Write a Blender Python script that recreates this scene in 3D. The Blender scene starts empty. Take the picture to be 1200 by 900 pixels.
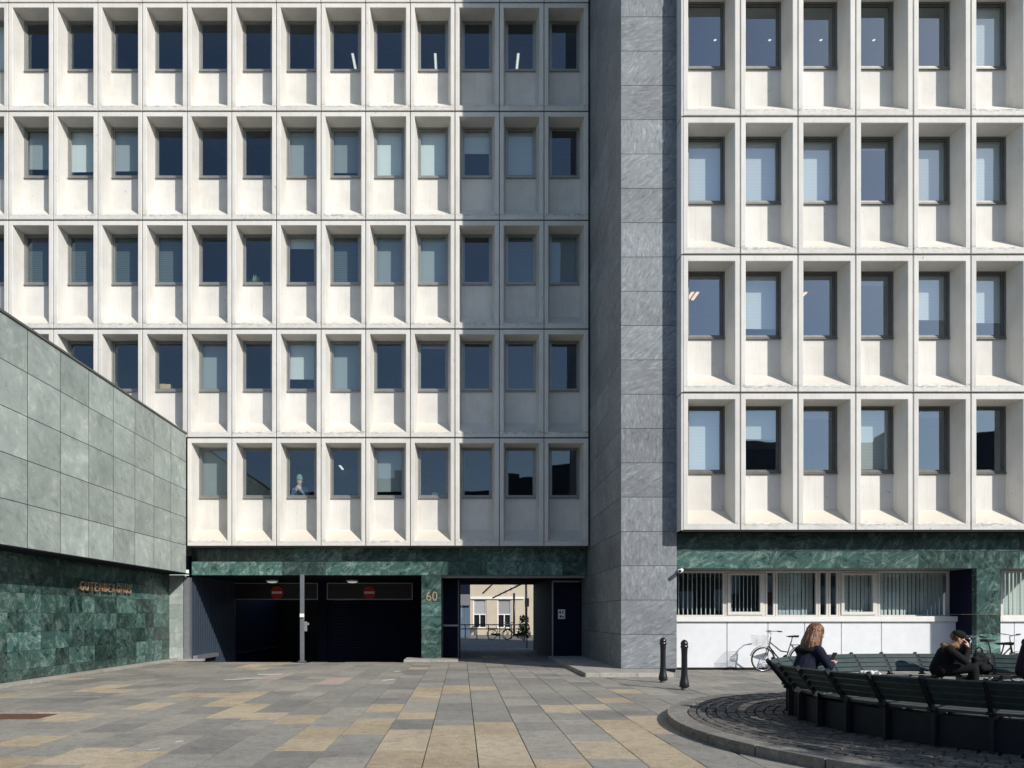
import bpy, bmesh, math, random
from mathutils import Vector, Matrix, Euler

random.seed(11)
R = math.radians
PI = math.pi
S = bpy.context.scene
COL = S.collection
CX, HZ, F, EYE = 541.0, 722.0, 900.0, 1.5      # principal point and focal length of the photograph (1200 px wide)


def gx(px, d): return (px - CX) * d / F
def gz(py, d): return EYE + (HZ - py) * d / F
def ground(px, py, z=0.0):
    d = (EYE - z) * F / (py - HZ)
    return gx(px, d), d


# ------------------------------------------------------------------ materials
def new_mat(name):
    m = bpy.data.materials.new(name)
    m.use_nodes = True
    nt = m.node_tree
    for n in list(nt.nodes):
        nt.nodes.remove(n)
    out = nt.nodes.new('ShaderNodeOutputMaterial')
    return m, nt, out


def nd(nt, kind, **kw):
    n = nt.nodes.new(kind)
    for k, v in kw.items():
        if k.startswith('i_'):
            key = k[2:]
            key = int(key) if key.isdigit() else key.replace('_', ' ')
            n.inputs[key].default_value = v
        else:
            setattr(n, k, v)
    return n


def ln(nt, a, ao, b, bi):
    nt.links.new(a.outputs[ao], b.inputs[bi])


def ramp(nt, stops, src=None, so=0):
    n = nt.nodes.new('ShaderNodeValToRGB')
    e = n.color_ramp.elements
    while len(e) > 1:
        e.remove(e[0])
    e[0].position = stops[0][0]
    c = stops[0][1]
    e[0].color = (*c, 1) if len(c) == 3 else c
    for p, c in stops[1:]:
        x = e.new(p)
        x.color = (*c, 1) if len(c) == 3 else c
    if src is not None:
        nt.links.new(src.outputs[so], n.inputs[0])
    return n


def mixc(nt, a, b, fac, mode='MIX'):
    n = nt.nodes.new('ShaderNodeMix')
    n.data_type = 'RGBA'
    n.blend_type = mode
    n.clamp_factor = True
    for sock, v in ((n.inputs[0], fac), (n.inputs[6], a), (n.inputs[7], b)):
        if isinstance(v, tuple) and len(v) == 2 and hasattr(v[0], 'outputs'):
            nt.links.new(v[0].outputs[v[1]], sock)
        elif hasattr(v, 'outputs'):
            nt.links.new(v.outputs[2 if v.bl_idname == 'ShaderNodeMix' else 0], sock)
        elif isinstance(v, (int, float)):
            sock.default_value = v
        else:
            sock.default_value = (*v, 1)
    return n


def mth(nt, op, a, b=0.0, clamp=False):
    n = nt.nodes.new('ShaderNodeMath')
    n.operation = op
    n.use_clamp = clamp
    for i, v in enumerate((a, b)):
        if isinstance(v, tuple):
            nt.links.new(v[0].outputs[v[1]], n.inputs[i])
        elif hasattr(v, 'outputs'):
            nt.links.new(v.outputs[0], n.inputs[i])
        else:
            n.inputs[i].default_value = v
    return n


def principled(nt, out, rough=0.6, metal=0.0, spec=0.4):
    p = nd(nt, 'ShaderNodeBsdfPrincipled')
    p.inputs['Roughness'].default_value = rough
    p.inputs['Metallic'].default_value = metal
    p.inputs['Specular IOR Level'].default_value = spec
    ln(nt, p, 0, out, 0)
    return p


def coords(nt, mode='tone', scale=(1, 1, 1)):
    """object coordinates, shifted per slab (tone attribute) or per object (random) so no two pieces match"""
    tc = nd(nt, 'ShaderNodeTexCoord')
    if mode == 'tone':
        at = nd(nt, 'ShaderNodeAttribute', attribute_name='tone')
        src, o = at, 2
    else:
        src, o = nd(nt, 'ShaderNodeObjectInfo'), 5
    ofs = mth(nt, 'MULTIPLY', (src, o), 61.0)
    add = nd(nt, 'ShaderNodeVectorMath', operation='ADD')
    ln(nt, tc, 'Object', add, 0)
    ln(nt, ofs, 0, add, 1)
    mp = nd(nt, 'ShaderNodeMapping')
    mp.inputs['Scale'].default_value = scale
    ln(nt, add, 0, mp, 0)
    return tc, (src, o), add, mp


def bump(nt, p, src, so, strength, dist=0.01):
    b = nd(nt, 'ShaderNodeBump')
    b.inputs['Strength'].default_value = strength
    b.inputs['Distance'].default_value = dist
    ln(nt, src, so, b, 'Height')
    ln(nt, b, 0, p, 'Normal')


def mat_concrete():
    m, nt, out = new_mat('precast_concrete')
    p = principled(nt, out, 0.75, spec=0.25)
    tc, rnd, add, mp = coords(nt, 'random')
    n1 = nd(nt, 'ShaderNodeTexNoise', i_Scale=1.3, i_Detail=6.0, i_Roughness=0.6)
    ln(nt, add, 0, n1, 0)
    base = ramp(nt, [(0.3, (0.63, 0.605, 0.56)), (0.5, (0.69, 0.668, 0.622)), (0.7, (0.73, 0.71, 0.668))], n1)
    # panel to panel tone
    tone = mth(nt, 'MULTIPLY_ADD', rnd, 0.10)
    tone.inputs[2].default_value = 0.93
    base2 = mixc(nt, base, (tone, 0), 1.0, 'MULTIPLY')
    # vertical rain streaks
    ms = nd(nt, 'ShaderNodeMapping')
    ms.inputs['Scale'].default_value = (16, 16, 0.7)
    ln(nt, add, 0, ms, 0)
    n2 = nd(nt, 'ShaderNodeTexNoise', i_Scale=1.0, i_Detail=4.0, i_Roughness=0.65)
    ln(nt, ms, 0, n2, 0)
    st = ramp(nt, [(0.52, (0, 0, 0)), (0.78, (1, 1, 1))], n2)
    stf = mth(nt, 'MULTIPLY', st, 0.30)
    c3 = mixc(nt, base2, (0.42, 0.39, 0.34), (stf, 0))
    # grime band on the lower lip and just above the head of the recess
    sep = nd(nt, 'ShaderNodeSeparateXYZ')
    ln(nt, tc, 'Object', sep, 0)
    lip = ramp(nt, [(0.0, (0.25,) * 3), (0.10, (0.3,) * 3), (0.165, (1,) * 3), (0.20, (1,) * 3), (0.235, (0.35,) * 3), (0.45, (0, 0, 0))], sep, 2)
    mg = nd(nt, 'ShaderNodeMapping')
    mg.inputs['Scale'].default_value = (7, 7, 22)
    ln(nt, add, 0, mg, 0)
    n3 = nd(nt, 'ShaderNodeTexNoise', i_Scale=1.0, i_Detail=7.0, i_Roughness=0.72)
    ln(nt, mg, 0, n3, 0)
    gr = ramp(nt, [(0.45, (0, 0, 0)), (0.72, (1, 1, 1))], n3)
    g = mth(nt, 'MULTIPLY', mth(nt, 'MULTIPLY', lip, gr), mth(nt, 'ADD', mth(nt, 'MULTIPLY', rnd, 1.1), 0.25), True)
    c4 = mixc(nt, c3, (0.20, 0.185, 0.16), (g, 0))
    # ochre bloom on the sloped sills
    sill = ramp(nt, [(0.18, (0, 0, 0)), (0.25, (1,) * 3), (0.55, (1,) * 3), (0.62, (0, 0, 0))], sep, 2)
    geo = nd(nt, 'ShaderNodeNewGeometry')
    sn = nd(nt, 'ShaderNodeSeparateXYZ')
    ln(nt, geo, 'True Normal', sn, 0)
    up = ramp(nt, [(0.35, (0, 0, 0)), (0.6, (1, 1, 1))], sn, 2)
    lw_ = nd(nt, 'ShaderNodeObjectInfo')
    so_ = nd(nt, 'ShaderNodeSeparateXYZ')
    ln(nt, lw_, 'Location', so_, 0)
    low = ramp(nt, [(0.0, (1, 1, 1)), (0.25, (0.45,) * 3), (1.0, (0.25,) * 3)], mth(nt, 'MULTIPLY', (so_, 2), 0.05))
    oc = mth(nt, 'MULTIPLY', mth(nt, 'MULTIPLY', sill, up), mth(nt, 'MULTIPLY', low, mth(nt, 'MULTIPLY', n1, 1.1)), True)
    c5 = mixc(nt, c4, (0.62, 0.50, 0.32), (oc, 0))
    # scattered rust spots
    v = nd(nt, 'ShaderNodeTexNoise', i_Scale=9.0, i_Detail=2.0)
    ln(nt, add, 0, v, 0)
    sp = ramp(nt, [(0.735, (0, 0, 0)), (0.76, (1, 1, 1))], v)
    spf = mth(nt, 'MULTIPLY', sp, 0.55)
    c6 = mixc(nt, c5, (0.25, 0.20, 0.15), (spf, 0))
    ln(nt, c6, 2, p, 'Base Color')
    n4 = nd(nt, 'ShaderNodeTexNoise', i_Scale=70.0, i_Detail=4.0)
    ln(nt, add, 0, n4, 0)
    bump(nt, p, n4, 0, 0.25, 0.006)
    return m


def mat_stone(name, dark, mid, light, rough=0.55, streak=2.4, spec=0.35, warp=1.0, tvar=0.16, stretch=4.5, vein=0.0):
    """natural stone slabs: every slab (tone attribute) gets its own veins, turned its own way"""
    m, nt, out = new_mat(name)
    p = principled(nt, out, rough, spec=spec)
    tc, tn, add, mp = coords(nt, 'tone')
    rot = nd(nt, 'ShaderNodeVectorRotate', rotation_type='EULER_XYZ')
    ln(nt, add, 0, rot, 0)
    cmb = nd(nt, 'ShaderNodeCombineXYZ')
    a = mth(nt, 'MULTIPLY_ADD', tn, 1.5)
    a.inputs[2].default_value = 0.2
    ln(nt, a, 0, cmb, 0)
    ln(nt, a, 0, cmb, 1)
    ln(nt, cmb, 0, rot, 'Rotation')
    ms = nd(nt, 'ShaderNodeMapping')
    ms.inputs['Scale'].default_value = (1.0, 1.3, stretch)
    ln(nt, rot, 0, ms, 0)
    n1 = nd(nt, 'ShaderNodeTexNoise', i_Scale=streak, i_Detail=9.0, i_Roughness=0.68, i_Distortion=warp)
    ln(nt, ms, 0, n1, 0)
    c1 = ramp(nt, [(0.36, dark), (0.46, mid), (0.53, mid), (0.66, light)], n1)
    if vein:
        nv = nd(nt, 'ShaderNodeTexNoise', i_Scale=1.1, i_Detail=5.0, i_Roughness=0.55, i_Distortion=0.8)
        mv = nd(nt, 'ShaderNodeMapping')
        mv.inputs['Scale'].default_value = (1.0, 1.0, 2.2)
        ln(nt, rot, 0, mv, 0)
        ln(nt, mv, 0, nv, 0)
        rg = mth(nt, 'ABSOLUTE', mth(nt, 'SUBTRACT', (nv, 0), 0.5))
        vf = ramp(nt, [(0.0, (vein,) * 3), (0.012, (vein * 0.6,) * 3), (0.03, (0, 0, 0))], rg)
        c1 = mixc(nt, c1, (0.50, 0.60, 0.53), (vf, 0))
    n2 = nd(nt, 'ShaderNodeTexNoise', i_Scale=0.8, i_Detail=5.0, i_Roughness=0.6)
    ln(nt, add, 0, n2, 0)
    cl = ramp(nt, [(0.3, (0.80,) * 3), (0.7, (1.15,) * 3)], n2)
    c2 = mixc(nt, c1, cl, 1.0, 'MULTIPLY')
    # tone is 0..1: slab to slab lightness
    fr = mth(nt, 'FRACT', mth(nt, 'MULTIPLY', tn, 7.31))
    t = mth(nt, 'MULTIPLY_ADD', fr, tvar)
    t.inputs[2].default_value = 1.0 - tvar / 2
    c3 = mixc(nt, c2, (t, 0), 1.0, 'MULTIPLY')
    ln(nt, c3, 2, p, 'Base Color')
    n4 = nd(nt, 'ShaderNodeTexNoise', i_Scale=45.0, i_Detail=5.0)
    ln(nt, add, 0, n4, 0)
    bump(nt, p, n4, 0, 0.18 if rough > 0.4 else 0.05, 0.006)
    return m


def mat_plain(name, col, rough=0.6, metal=0.0, spec=0.4, var=0.12, scale=6.0, bmp=0.0):
    m, nt, out = new_mat(name)
    p = principled(nt, out, rough, metal, spec)
    tc = nd(nt, 'ShaderNodeTexCoord')
    n = nd(nt, 'ShaderNodeTexNoise', i_Scale=scale, i_Detail=5.0, i_Roughness=0.6)
    ln(nt, tc, 'Object', n, 0)
    lo = tuple(c * (1 - var) for c in col)
    hi = tuple(min(1, c * (1 + var)) for c in col)
    r = ramp(nt, [(0.3, lo), (0.7, hi)], n)
    ln(nt, r, 0, p, 'Base Color')
    if bmp:
        n2 = nd(nt, 'ShaderNodeTexNoise', i_Scale=scale * 12, i_Detail=3.0)
        ln(nt, tc, 'Object', n2, 0)
        bump(nt, p, n2, 0, bmp, 0.005)
    return m


def mat_paving():
    m, nt, out = new_mat('paving_stone')
    p = principled(nt, out, 0.8, spec=0.25)
    tc, tn, add, mp = coords(nt, 'tone')
    kind = nd(nt, 'ShaderNodeAttribute', attribute_name='kind')
    grey = ramp(nt, [(0.0, (0.175, 0.170, 0.158)), (0.35, (0.250, 0.237, 0.210)), (0.6, (0.280, 0.263, 0.230)), (0.8, (0.315, 0.293, 0.250)), (1.0, (0.38, 0.345, 0.285))], tn[0], tn[1])
    beige = ramp(nt, [(0.0, (0.34, 0.275, 0.185)), (0.5, (0.42, 0.345, 0.24)), (1.0, (0.46, 0.39, 0.29))], tn[0], tn[1])
    c = mixc(nt, grey, beige, (kind, 2))
    red = mth(nt, 'SUBTRACT', (kind, 2), 1.0, True)
    c = mixc(nt, (c, 2), (0.40, 0.31, 0.27), (red, 0))
    n1 = nd(nt, 'ShaderNodeTexNoise', i_Scale=130.0, i_Detail=3.0, i_Roughness=0.7)
    ln(nt, add, 0, n1, 0)
    g = ramp(nt, [(0.34, (0.45,) * 3), (0.5, (1.0,) * 3), (0.64, (1.65,) * 3)], n1)
    c = mixc(nt, (c, 2), g, 1.0, 'MULTIPLY')
    # worn and dirty patches run across the slabs
    n2 = nd(nt, 'ShaderNodeTexNoise', i_Scale=0.55, i_Detail=7.0, i_Roughness=0.65)
    ln(nt, tc, 'Object', n2, 0)
    d = ramp(nt, [(0.32, (0.80, 0.785, 0.77)), (0.5, (1, 1, 1)), (0.68, (1.12, 1.10, 1.06))], n2)
    c = mixc(nt, (c, 2), d, 1.0, 'MULTIPLY')
    n3 = nd(nt, 'ShaderNodeTexNoise', i_Scale=7.0, i_Detail=6.0, i_Roughness=0.7)
    ln(nt, add, 0, n3, 0)
    d2 = ramp(nt, [(0.32, (0.76, 0.745, 0.72)), (0.47, (1.0,) * 3), (0.68, (1.14,) * 3)], n3)
    c = mixc(nt, (c, 2), d2, 1.0, 'MULTIPLY')
    n5 = nd(nt, 'ShaderNodeTexNoise', i_Scale=14.0, i_Detail=1.0)
    ln(nt, tc, 'Object', n5, 0)
    gum = ramp(nt, [(0.72, (0, 0, 0)), (0.735, (1, 1, 1))], n5)
    gf = mth(nt, 'MULTIPLY', gum, 0.6)
    c = mixc(nt, (c, 2), (0.10, 0.10, 0.10), (gf, 0))
    ln(nt, c, 2, p, 'Base Color')
    bump(nt, p, n1, 0, 0.55, 0.006)
    return m


def mat_glass(name='window_glass', tint=(0.78, 0.86, 0.86), extra=0.105):
    m, nt, out = new_mat(name)
    tr = nd(nt, 'ShaderNodeBsdfTransparent')
    tr.inputs[0].default_value = (*tint, 1)
    gl = nd(nt, 'ShaderNodeBsdfGlossy')
    gl.inputs['Roughness'].default_value = 0.01
    gl.inputs['Color'].default_value = (0.78, 0.9, 1.0, 1)
    fr = nd(nt, 'ShaderNodeLayerWeight')
    f = mth(nt, 'MULTIPLY_ADD', mth(nt, 'POWER', (fr, 1), 4.0), 0.9, True)
    f.inputs[2].default_value = extra
    # panes are never quite flat
    tc = nd(nt, 'ShaderNodeTexCoord')
    oi = nd(nt, 'ShaderNodeObjectInfo')
    ofs = mth(nt, 'MULTIPLY', (oi, 5), 37.0)
    add = nd(nt, 'ShaderNodeVectorMath', operation='ADD')
    ln(nt, tc, 'Object', add, 0)
    ln(nt, ofs, 0, add, 1)
    n = nd(nt, 'ShaderNodeTexNoise', i_Scale=1.1, i_Detail=1.0)
    ln(nt, add, 0, n, 0)
    b = nd(nt, 'ShaderNodeBump')
    b.inputs['Strength'].default_value = 0.06
    b.inputs['Distance'].default_value = 0.03
    ln(nt, n, 0, b, 'Height')
    ln(nt, b, 0, gl, 'Normal')
    wn = nd(nt, 'ShaderNodeTexWhiteNoise', noise_dimensions='1D')
    ln(nt, oi, 5, wn, 1)
    sc1 = nd(nt, 'ShaderNodeVectorMath', operation='SUBTRACT')
    ln(nt, wn, 1, sc1, 0)
    sc1.inputs[1].default_value = (0.5, 0.5, 0.5)
    sc2 = nd(nt, 'ShaderNodeVectorMath', operation='SCALE')
    ln(nt, sc1, 0, sc2, 0)
    sc2.inputs['Scale'].default_value = 0.05
    ad2 = nd(nt, 'ShaderNodeVectorMath', operation='ADD')
    ln(nt, b, 0, ad2, 0)
    ln(nt, sc2, 0, ad2, 1)
    nm2 = nd(nt, 'ShaderNodeVectorMath', operation='NORMALIZE')
    ln(nt, ad2, 0, nm2, 0)
    ln(nt, nm2, 0, gl, 'Normal')
    mx = nd(nt, 'ShaderNodeMixShader')
    ln(nt, f, 0, mx, 0)
    ln(nt, tr, 0, mx, 1)
    ln(nt, gl, 0, mx, 2)
    ln(nt, mx, 0, out, 0)
    return m


def mat_blind(name, col, freq=26.0, amp=0.22, axis=2, lo=0.78):
    """venetian or vertical slats of a window blind"""
    m, nt, out = new_mat(name)
    p = principled(nt, out, 0.7, spec=0.2)
    tc = nd(nt, 'ShaderNodeTexCoord')
    sep = nd(nt, 'ShaderNodeSeparateXYZ')
    ln(nt, tc, 'Object', sep, 0)
    s = mth(nt, 'SINE', mth(nt, 'MULTIPLY', (sep, axis), freq * 2 * PI))
    v = mth(nt, 'MULTIPLY_ADD', s, amp / 2)
    v.inputs[2].default_value = 1 - amp / 2
    oi = nd(nt, 'ShaderNodeObjectInfo')
    t = mth(nt, 'MULTIPLY_ADD', (oi, 5), 0.3)
    t.inputs[2].default_value = lo
    k = mth(nt, 'MULTIPLY', v, t)
    c = mixc(nt, col, (k, 0), 1.0, 'MULTIPLY')
    ln(nt, c, 2, p, 'Base Color')
    return m


def mat_emit(name, col, strength):
    m, nt, out = new_mat(name)
    e = nd(nt, 'ShaderNodeEmission')
    e.inputs[0].default_value = (*col, 1)
    e.inputs[1].default_value = strength
    ln(nt, e, 0, out, 0)
    return m


def mat_hair():
    m, nt, out = new_mat('hair')
    p = principled(nt, out, 0.42, spec=0.5)
    tc = nd(nt, 'ShaderNodeTexCoord')
    mp = nd(nt, 'ShaderNodeMapping')
    mp.inputs['Scale'].default_value = (60, 60, 3.5)
    ln(nt, tc, 'Object', mp, 0)
    n = nd(nt, 'ShaderNodeTexNoise', i_Scale=1.0, i_Detail=4.0, i_Roughness=0.7)
    ln(nt, mp, 0, n, 0)
    r = ramp(nt, [(0.36, (0.022, 0.009, 0.005)), (0.5, (0.13, 0.054, 0.024)), (0.64, (0.42, 0.20, 0.10))], n)
    ln(nt, r, 0, p, 'Base Color')
    bump(nt, p, n, 0, 0.9, 0.012)
    return m


M = dict(
    concrete=mat_concrete(),
    tower=mat_stone('grey_slate_slabs', (0.125, 0.14, 0.152), (0.20, 0.216, 0.23), (0.325, 0.34, 0.347), 0.5, 4.2, warp=0.45, stretch=4.0, tvar=0.26),
    annex=mat_stone('green_grey_slate_slabs', (0.26, 0.305, 0.285), (0.335, 0.38, 0.352), (0.455, 0.495, 0.45), 0.55, 2.4, warp=0.5, tvar=0.24, stretch=3.2),
    marble=mat_stone('green_marble', (0.013, 0.038, 0.037), (0.048, 0.098, 0.087), (0.165, 0.25, 0.21), 0.25, 2.6, 0.45, warp=0.7, tvar=1.1, stretch=2.0, vein=0.16),
    paving=mat_paving(),
    bed=mat_plain('joint_sand', (0.045, 0.042, 0.038), 0.95, var=0.3, scale=20),
    asphalt=mat_plain('plaza_ground', (0.16, 0.155, 0.145), 0.9, var=0.2, scale=2.0, bmp=0.4),
    granite=mat_stone('kerb_granite', (0.13, 0.12, 0.105), (0.215, 0.20, 0.175), (0.33, 0.31, 0.27), 0.85, 7.0, 0.2, stretch=1.5, tvar=0.3),
    cobble=mat_stone('cobble_granite', (0.06, 0.056, 0.05), (0.115, 0.107, 0.096), (0.21, 0.195, 0.17), 0.7, 6.0, 0.35),
    glass=mat_glass(),
    glass2=mat_glass('reflective_window_glass', (0.78, 0.84, 0.85), 0.23),
    granite2=mat_stone('pale_kerb_granite', (0.26, 0.24, 0.21), (0.36, 0.34, 0.30), (0.47, 0.45, 0.41), 0.8, 9.0, 0.2),
    frame=mat_plain('window_metal', (0.30, 0.30, 0.285), 0.42, 0.55, var=0.08),
    darkframe=mat_plain('dark_window_metal', (0.15, 0.15, 0.14), 0.45, 0.4, var=0.1),
    lightframe=mat_plain('pale_window_metal', (0.62, 0.60, 0.56), 0.45, 0.1, var=0.06),
    blind_white=mat_blind('white_blind', (0.80, 0.80, 0.78)),
    blind_grey=mat_blind('grey_blind', (0.40, 0.42, 0.43)),
    blind_dark=mat_blind('dark_blind', (0.16, 0.19, 0.20), 16.0, 0.5),
    blind_vert=mat_blind('vertical_blind', (0.58, 0.60, 0.56), 7.5, 0.35, 0),
    lining=mat_plain('blue_grey_sheet', (0.05, 0.07, 0.10), 0.5, 0.2, var=0.1),
    inside=mat_plain('office_ceiling', (0.20, 0.21, 0.22), 0.9, var=0.1),
    ceiling=mat_plain('pale_office_ceiling', (0.62, 0.62, 0.60), 0.9, var=0.06),
    inwall=mat_plain('office_wall', (0.16, 0.17, 0.19), 0.9, var=0.1),
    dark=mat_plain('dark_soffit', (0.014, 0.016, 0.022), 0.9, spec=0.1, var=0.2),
    navy=mat_plain('dark_blue_paint_and_shade', (0.006, 0.009, 0.028), 0.75, spec=0.15, var=0.2),
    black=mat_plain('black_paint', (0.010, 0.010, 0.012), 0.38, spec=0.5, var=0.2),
    iron=mat_plain('cast_iron_paint', (0.008, 0.009, 0.012), 0.32, spec=0.6, var=0.3, scale=30, bmp=0.15),
    steel=mat_plain('grey_steel', (0.36, 0.37, 0.40), 0.4, 0.6, var=0.1),
    chrome=mat_plain('chrome', (0.75, 0.75, 0.75), 0.15, 1.0, var=0.04),
    bench=mat_plain('dark_green_timber_paint', (0.044, 0.062, 0.056), 0.38, spec=0.45, var=0.25, scale=9, bmp=0.1),
    benchbase=mat_plain('dark_bench_base', (0.015, 0.018, 0.022), 0.6, var=0.25, scale=5),
    white=mat_plain('white_enamel', (0.74, 0.76, 0.78), 0.45, var=0.05, scale=3),
    sillwhite=mat_plain('white_sill', (0.78, 0.77, 0.74), 0.5, var=0.06, scale=4),
    red=mat_plain('sign_red', (0.55, 0.02, 0.025), 0.4, var=0.08),
    signwhite=mat_plain('sign_white', (0.82, 0.82, 0.80), 0.4, var=0.04),
    bronze=mat_plain('bronze_letters', (0.50, 0.33, 0.21), 0.42, 0.4, var=0.15, scale=20),
    brass=mat_plain('pale_brass_numerals', (0.62, 0.52, 0.34), 0.35, 0.7, var=0.1),
    cream=mat_plain('cream_render', (0.54, 0.47, 0.365), 0.9, var=0.08, scale=1.5),
    blueshed=mat_plain('blue_grey_boarding', (0.10, 0.15, 0.22), 0.7, var=0.1),
    maroon=mat_plain('dark_red_paint', (0.10, 0.015, 0.015), 0.45, var=0.15),
    skin=mat_plain('skin', (0.60, 0.36, 0.27), 0.5, var=0.08, scale=14),
    hair=mat_hair(),
    jacket=mat_plain('navy_cloth', (0.012, 0.014, 0.03), 0.85, spec=0.2, var=0.3, scale=14, bmp=0.4),
    blackcloth=mat_plain('black_cloth', (0.010, 0.010, 0.011), 0.85, spec=0.2, var=0.3, scale=14, bmp=0.4),
    plumcloth=mat_plain('plum_black_cloth', (0.030, 0.016, 0.028), 0.8, spec=0.2, var=0.3, scale=12, bmp=0.4),
    fur=mat_plain('tan_fleece', (0.26, 0.15, 0.08), 0.9, spec=0.1, var=0.7, scale=45, bmp=0.9),
    jeans=mat_plain('grey_denim', (0.22, 0.24, 0.27), 0.85, spec=0.2, var=0.2, scale=25, bmp=0.3),
    greencap=mat_plain('pale_green_knit', (0.22, 0.31, 0.25), 0.9, spec=0.1, var=0.2, scale=60, bmp=0.5),
    bluecloth=mat_plain('blue_shirt', (0.16, 0.21, 0.29), 0.85, spec=0.1, var=0.2, scale=12),
    leaf=mat_plain('leaf', (0.06, 0.12, 0.03), 0.5, var=0.4, scale=15),
    houseplant=mat_plain('house_plant_leaf', (0.22, 0.34, 0.15), 0.45, var=0.4, scale=15),
    posts=mat_plain('dark_grey_steel', (0.20, 0.21, 0.235), 0.45, 0.5, var=0.1),
    pale=mat_plain('pale_cloth', (0.72, 0.70, 0.65), 0.85, var=0.08, scale=12, bmp=0.3),
    card=mat_plain('cardboard', (0.62, 0.45, 0.27), 0.8, var=0.08),
    lampwarm=mat_emit('lit_tube', (1.0, 0.97, 0.9), 1.0),
    lampamber=mat_emit('amber_tube', (1.0, 0.62, 0.36), 1.6),
    lampdim=mat_emit('lit_disc', (1.0, 0.96, 0.88), 0.45),
    brick=mat_plain('sooty_brick', (0.10, 0.08, 0.07), 0.9, var=0.2, scale=3),
    slate=mat_plain('slate_roof', (0.045, 0.045, 0.05), 0.7, var=0.2, scale=4),
    rust=mat_plain('rusty_iron', (0.13, 0.065, 0.045), 0.75, var=0.3, scale=14, bmp=0.4),
)


# ------------------------------------------------------------------ mesh helpers
def BM():
    bm = bmesh.new()
    bm.faces.layers.float.new('tone')
    bm.faces.layers.float.new('kind')
    return bm


def box(bm, lo, hi, tone=None, kind=0.0, skip=()):
    if tone is None:
        tone = random.random()
    x0, y0, z0 = lo
    x1, y1, z1 = hi
    v = [bm.verts.new(c) for c in ((x0, y0, z0), (x1, y0, z0), (x1, y1, z0), (x0, y1, z0),
                                   (x0, y0, z1), (x1, y0, z1), (x1, y1, z1), (x0, y1, z1))]
    tl, kl = bm.faces.layers.float['tone'], bm.faces.layers.float['kind']
    for nm, q in (('b', (0, 3, 2, 1)), ('t', (4, 5, 6, 7)), ('f', (0, 1, 5, 4)), ('r', (1, 2, 6, 5)), ('k', (2, 3, 7, 6)), ('l', (3, 0, 4, 7))):
        if nm in skip:
            continue
        f = bm.faces.new([v[i] for i in q])
        f[tl] = tone
        f[kl] = kind
    return v


def quad(bm, pts, tone=0.5, kind=0.0):
    f = bm.faces.new([bm.verts.new(p) for p in pts])
    f[bm.faces.layers.float['tone']] = tone
    f[bm.faces.layers.float['kind']] = kind
    return f


def hexa(bm, bot, top, tone=None):
    """eight corners: four below, four above, same order (counter-clockwise from above)"""
    if tone is None:
        tone = random.random()
    v = [bm.verts.new(p) for p in list(bot) + list(top)]
    tl = bm.faces.layers.float['tone']
    for q in ((0, 3, 2, 1), (4, 5, 6, 7), (0, 1, 5, 4), (1, 2, 6, 5), (2, 3, 7, 6), (3, 0, 4, 7)):
        f = bm.faces.new([v[i] for i in q])
        f[tl] = tone


def tube(bm, p0, p1, r0, r1=None, n=10, caps=True):
    r1 = r0 if r1 is None else r1
    p0, p1 = Vector(p0), Vector(p1)
    d = (p1 - p0)
    if d.length < 1e-6:
        return
    q = d.to_track_quat('Z', 'Y')
    ring = []
    for p, r in ((p0, r0), (p1, r1)):
        ring.append([bm.verts.new(p + q @ Vector((r * math.cos(2 * PI * i / n), r * math.sin(2 * PI * i / n), 0))) for i in range(n)])
    for i in range(n):
        f = bm.faces.new((ring[0][i], ring[0][(i + 1) % n], ring[1][(i + 1) % n], ring[1][i]))
        f.smooth = True
    if caps:
        bm.faces.new(ring[0][::-1])
        bm.faces.new(ring[1])


def path(bm, pts, r, n=8):
    for a, b in zip(pts[:-1], pts[1:]):
        tube(bm, a, b, r, n=n)


def arc(c, rad, a0, a1, n, plane='xz'):
    out = []
    for i in range(n + 1):
        a = R(a0 + (a1 - a0) * i / n)
        if plane == 'xz':
            out.append((c[0] + rad * math.cos(a), c[1], c[2] + rad * math.sin(a)))
        else:
            out.append((c[0] + rad * math.cos(a), c[1] + rad * math.sin(a), c[2]))
    return out


def torus(bm, c, rad, r, n=36, m=8):
    rings = []
    for i in range(n):
        a = 2 * PI * i / n
        rings.append([bm.verts.new((c[0] + (rad + r * math.cos(b)) * math.cos(a), c[1] + r * math.sin(b), c[2] + (rad + r * math.cos(b)) * math.sin(a)))
                      for b in [2 * PI * j / m for j in range(m)]])
    for i in range(n):
        for j in range(m):
            f = bm.faces.new((rings[i][j], rings[i][(j + 1) % m], rings[(i + 1) % n][(j + 1) % m], rings[(i + 1) % n][j]))
            f.smooth = True


def lathe(bm, prof, n=28, c=(0, 0, 0)):
    rings = []
    for r, z in prof:
        rings.append([bm.verts.new((c[0] + r * math.cos(2 * PI * i / n), c[1] + r * math.sin(2 * PI * i / n), c[2] + z)) for i in range(n)])
    for a, b in zip(rings[:-1], rings[1:]):
        for i in range(n):
            f = bm.faces.new((a[i], a[(i + 1) % n], b[(i + 1) % n], b[i]))
            f.smooth = True
    bm.faces.new(rings[0][::-1])
    bm.faces.new(rings[-1])


def ball(bm, c, r, sub=3, sc=(1, 1, 1)):
    mat = Matrix.Translation(c) @ Matrix.Diagonal((r * sc[0], r * sc[1], r * sc[2], 1))
    res = bmesh.ops.create_icosphere(bm, subdivisions=sub, radius=1.0, matrix=mat)
    for v in res['verts']:
        for f in v.link_faces:
            f.smooth = True


def wpos(o):
    p = Vector(o.location)
    while o.parent:
        o = o.parent
        p += o.location
    return p


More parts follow.
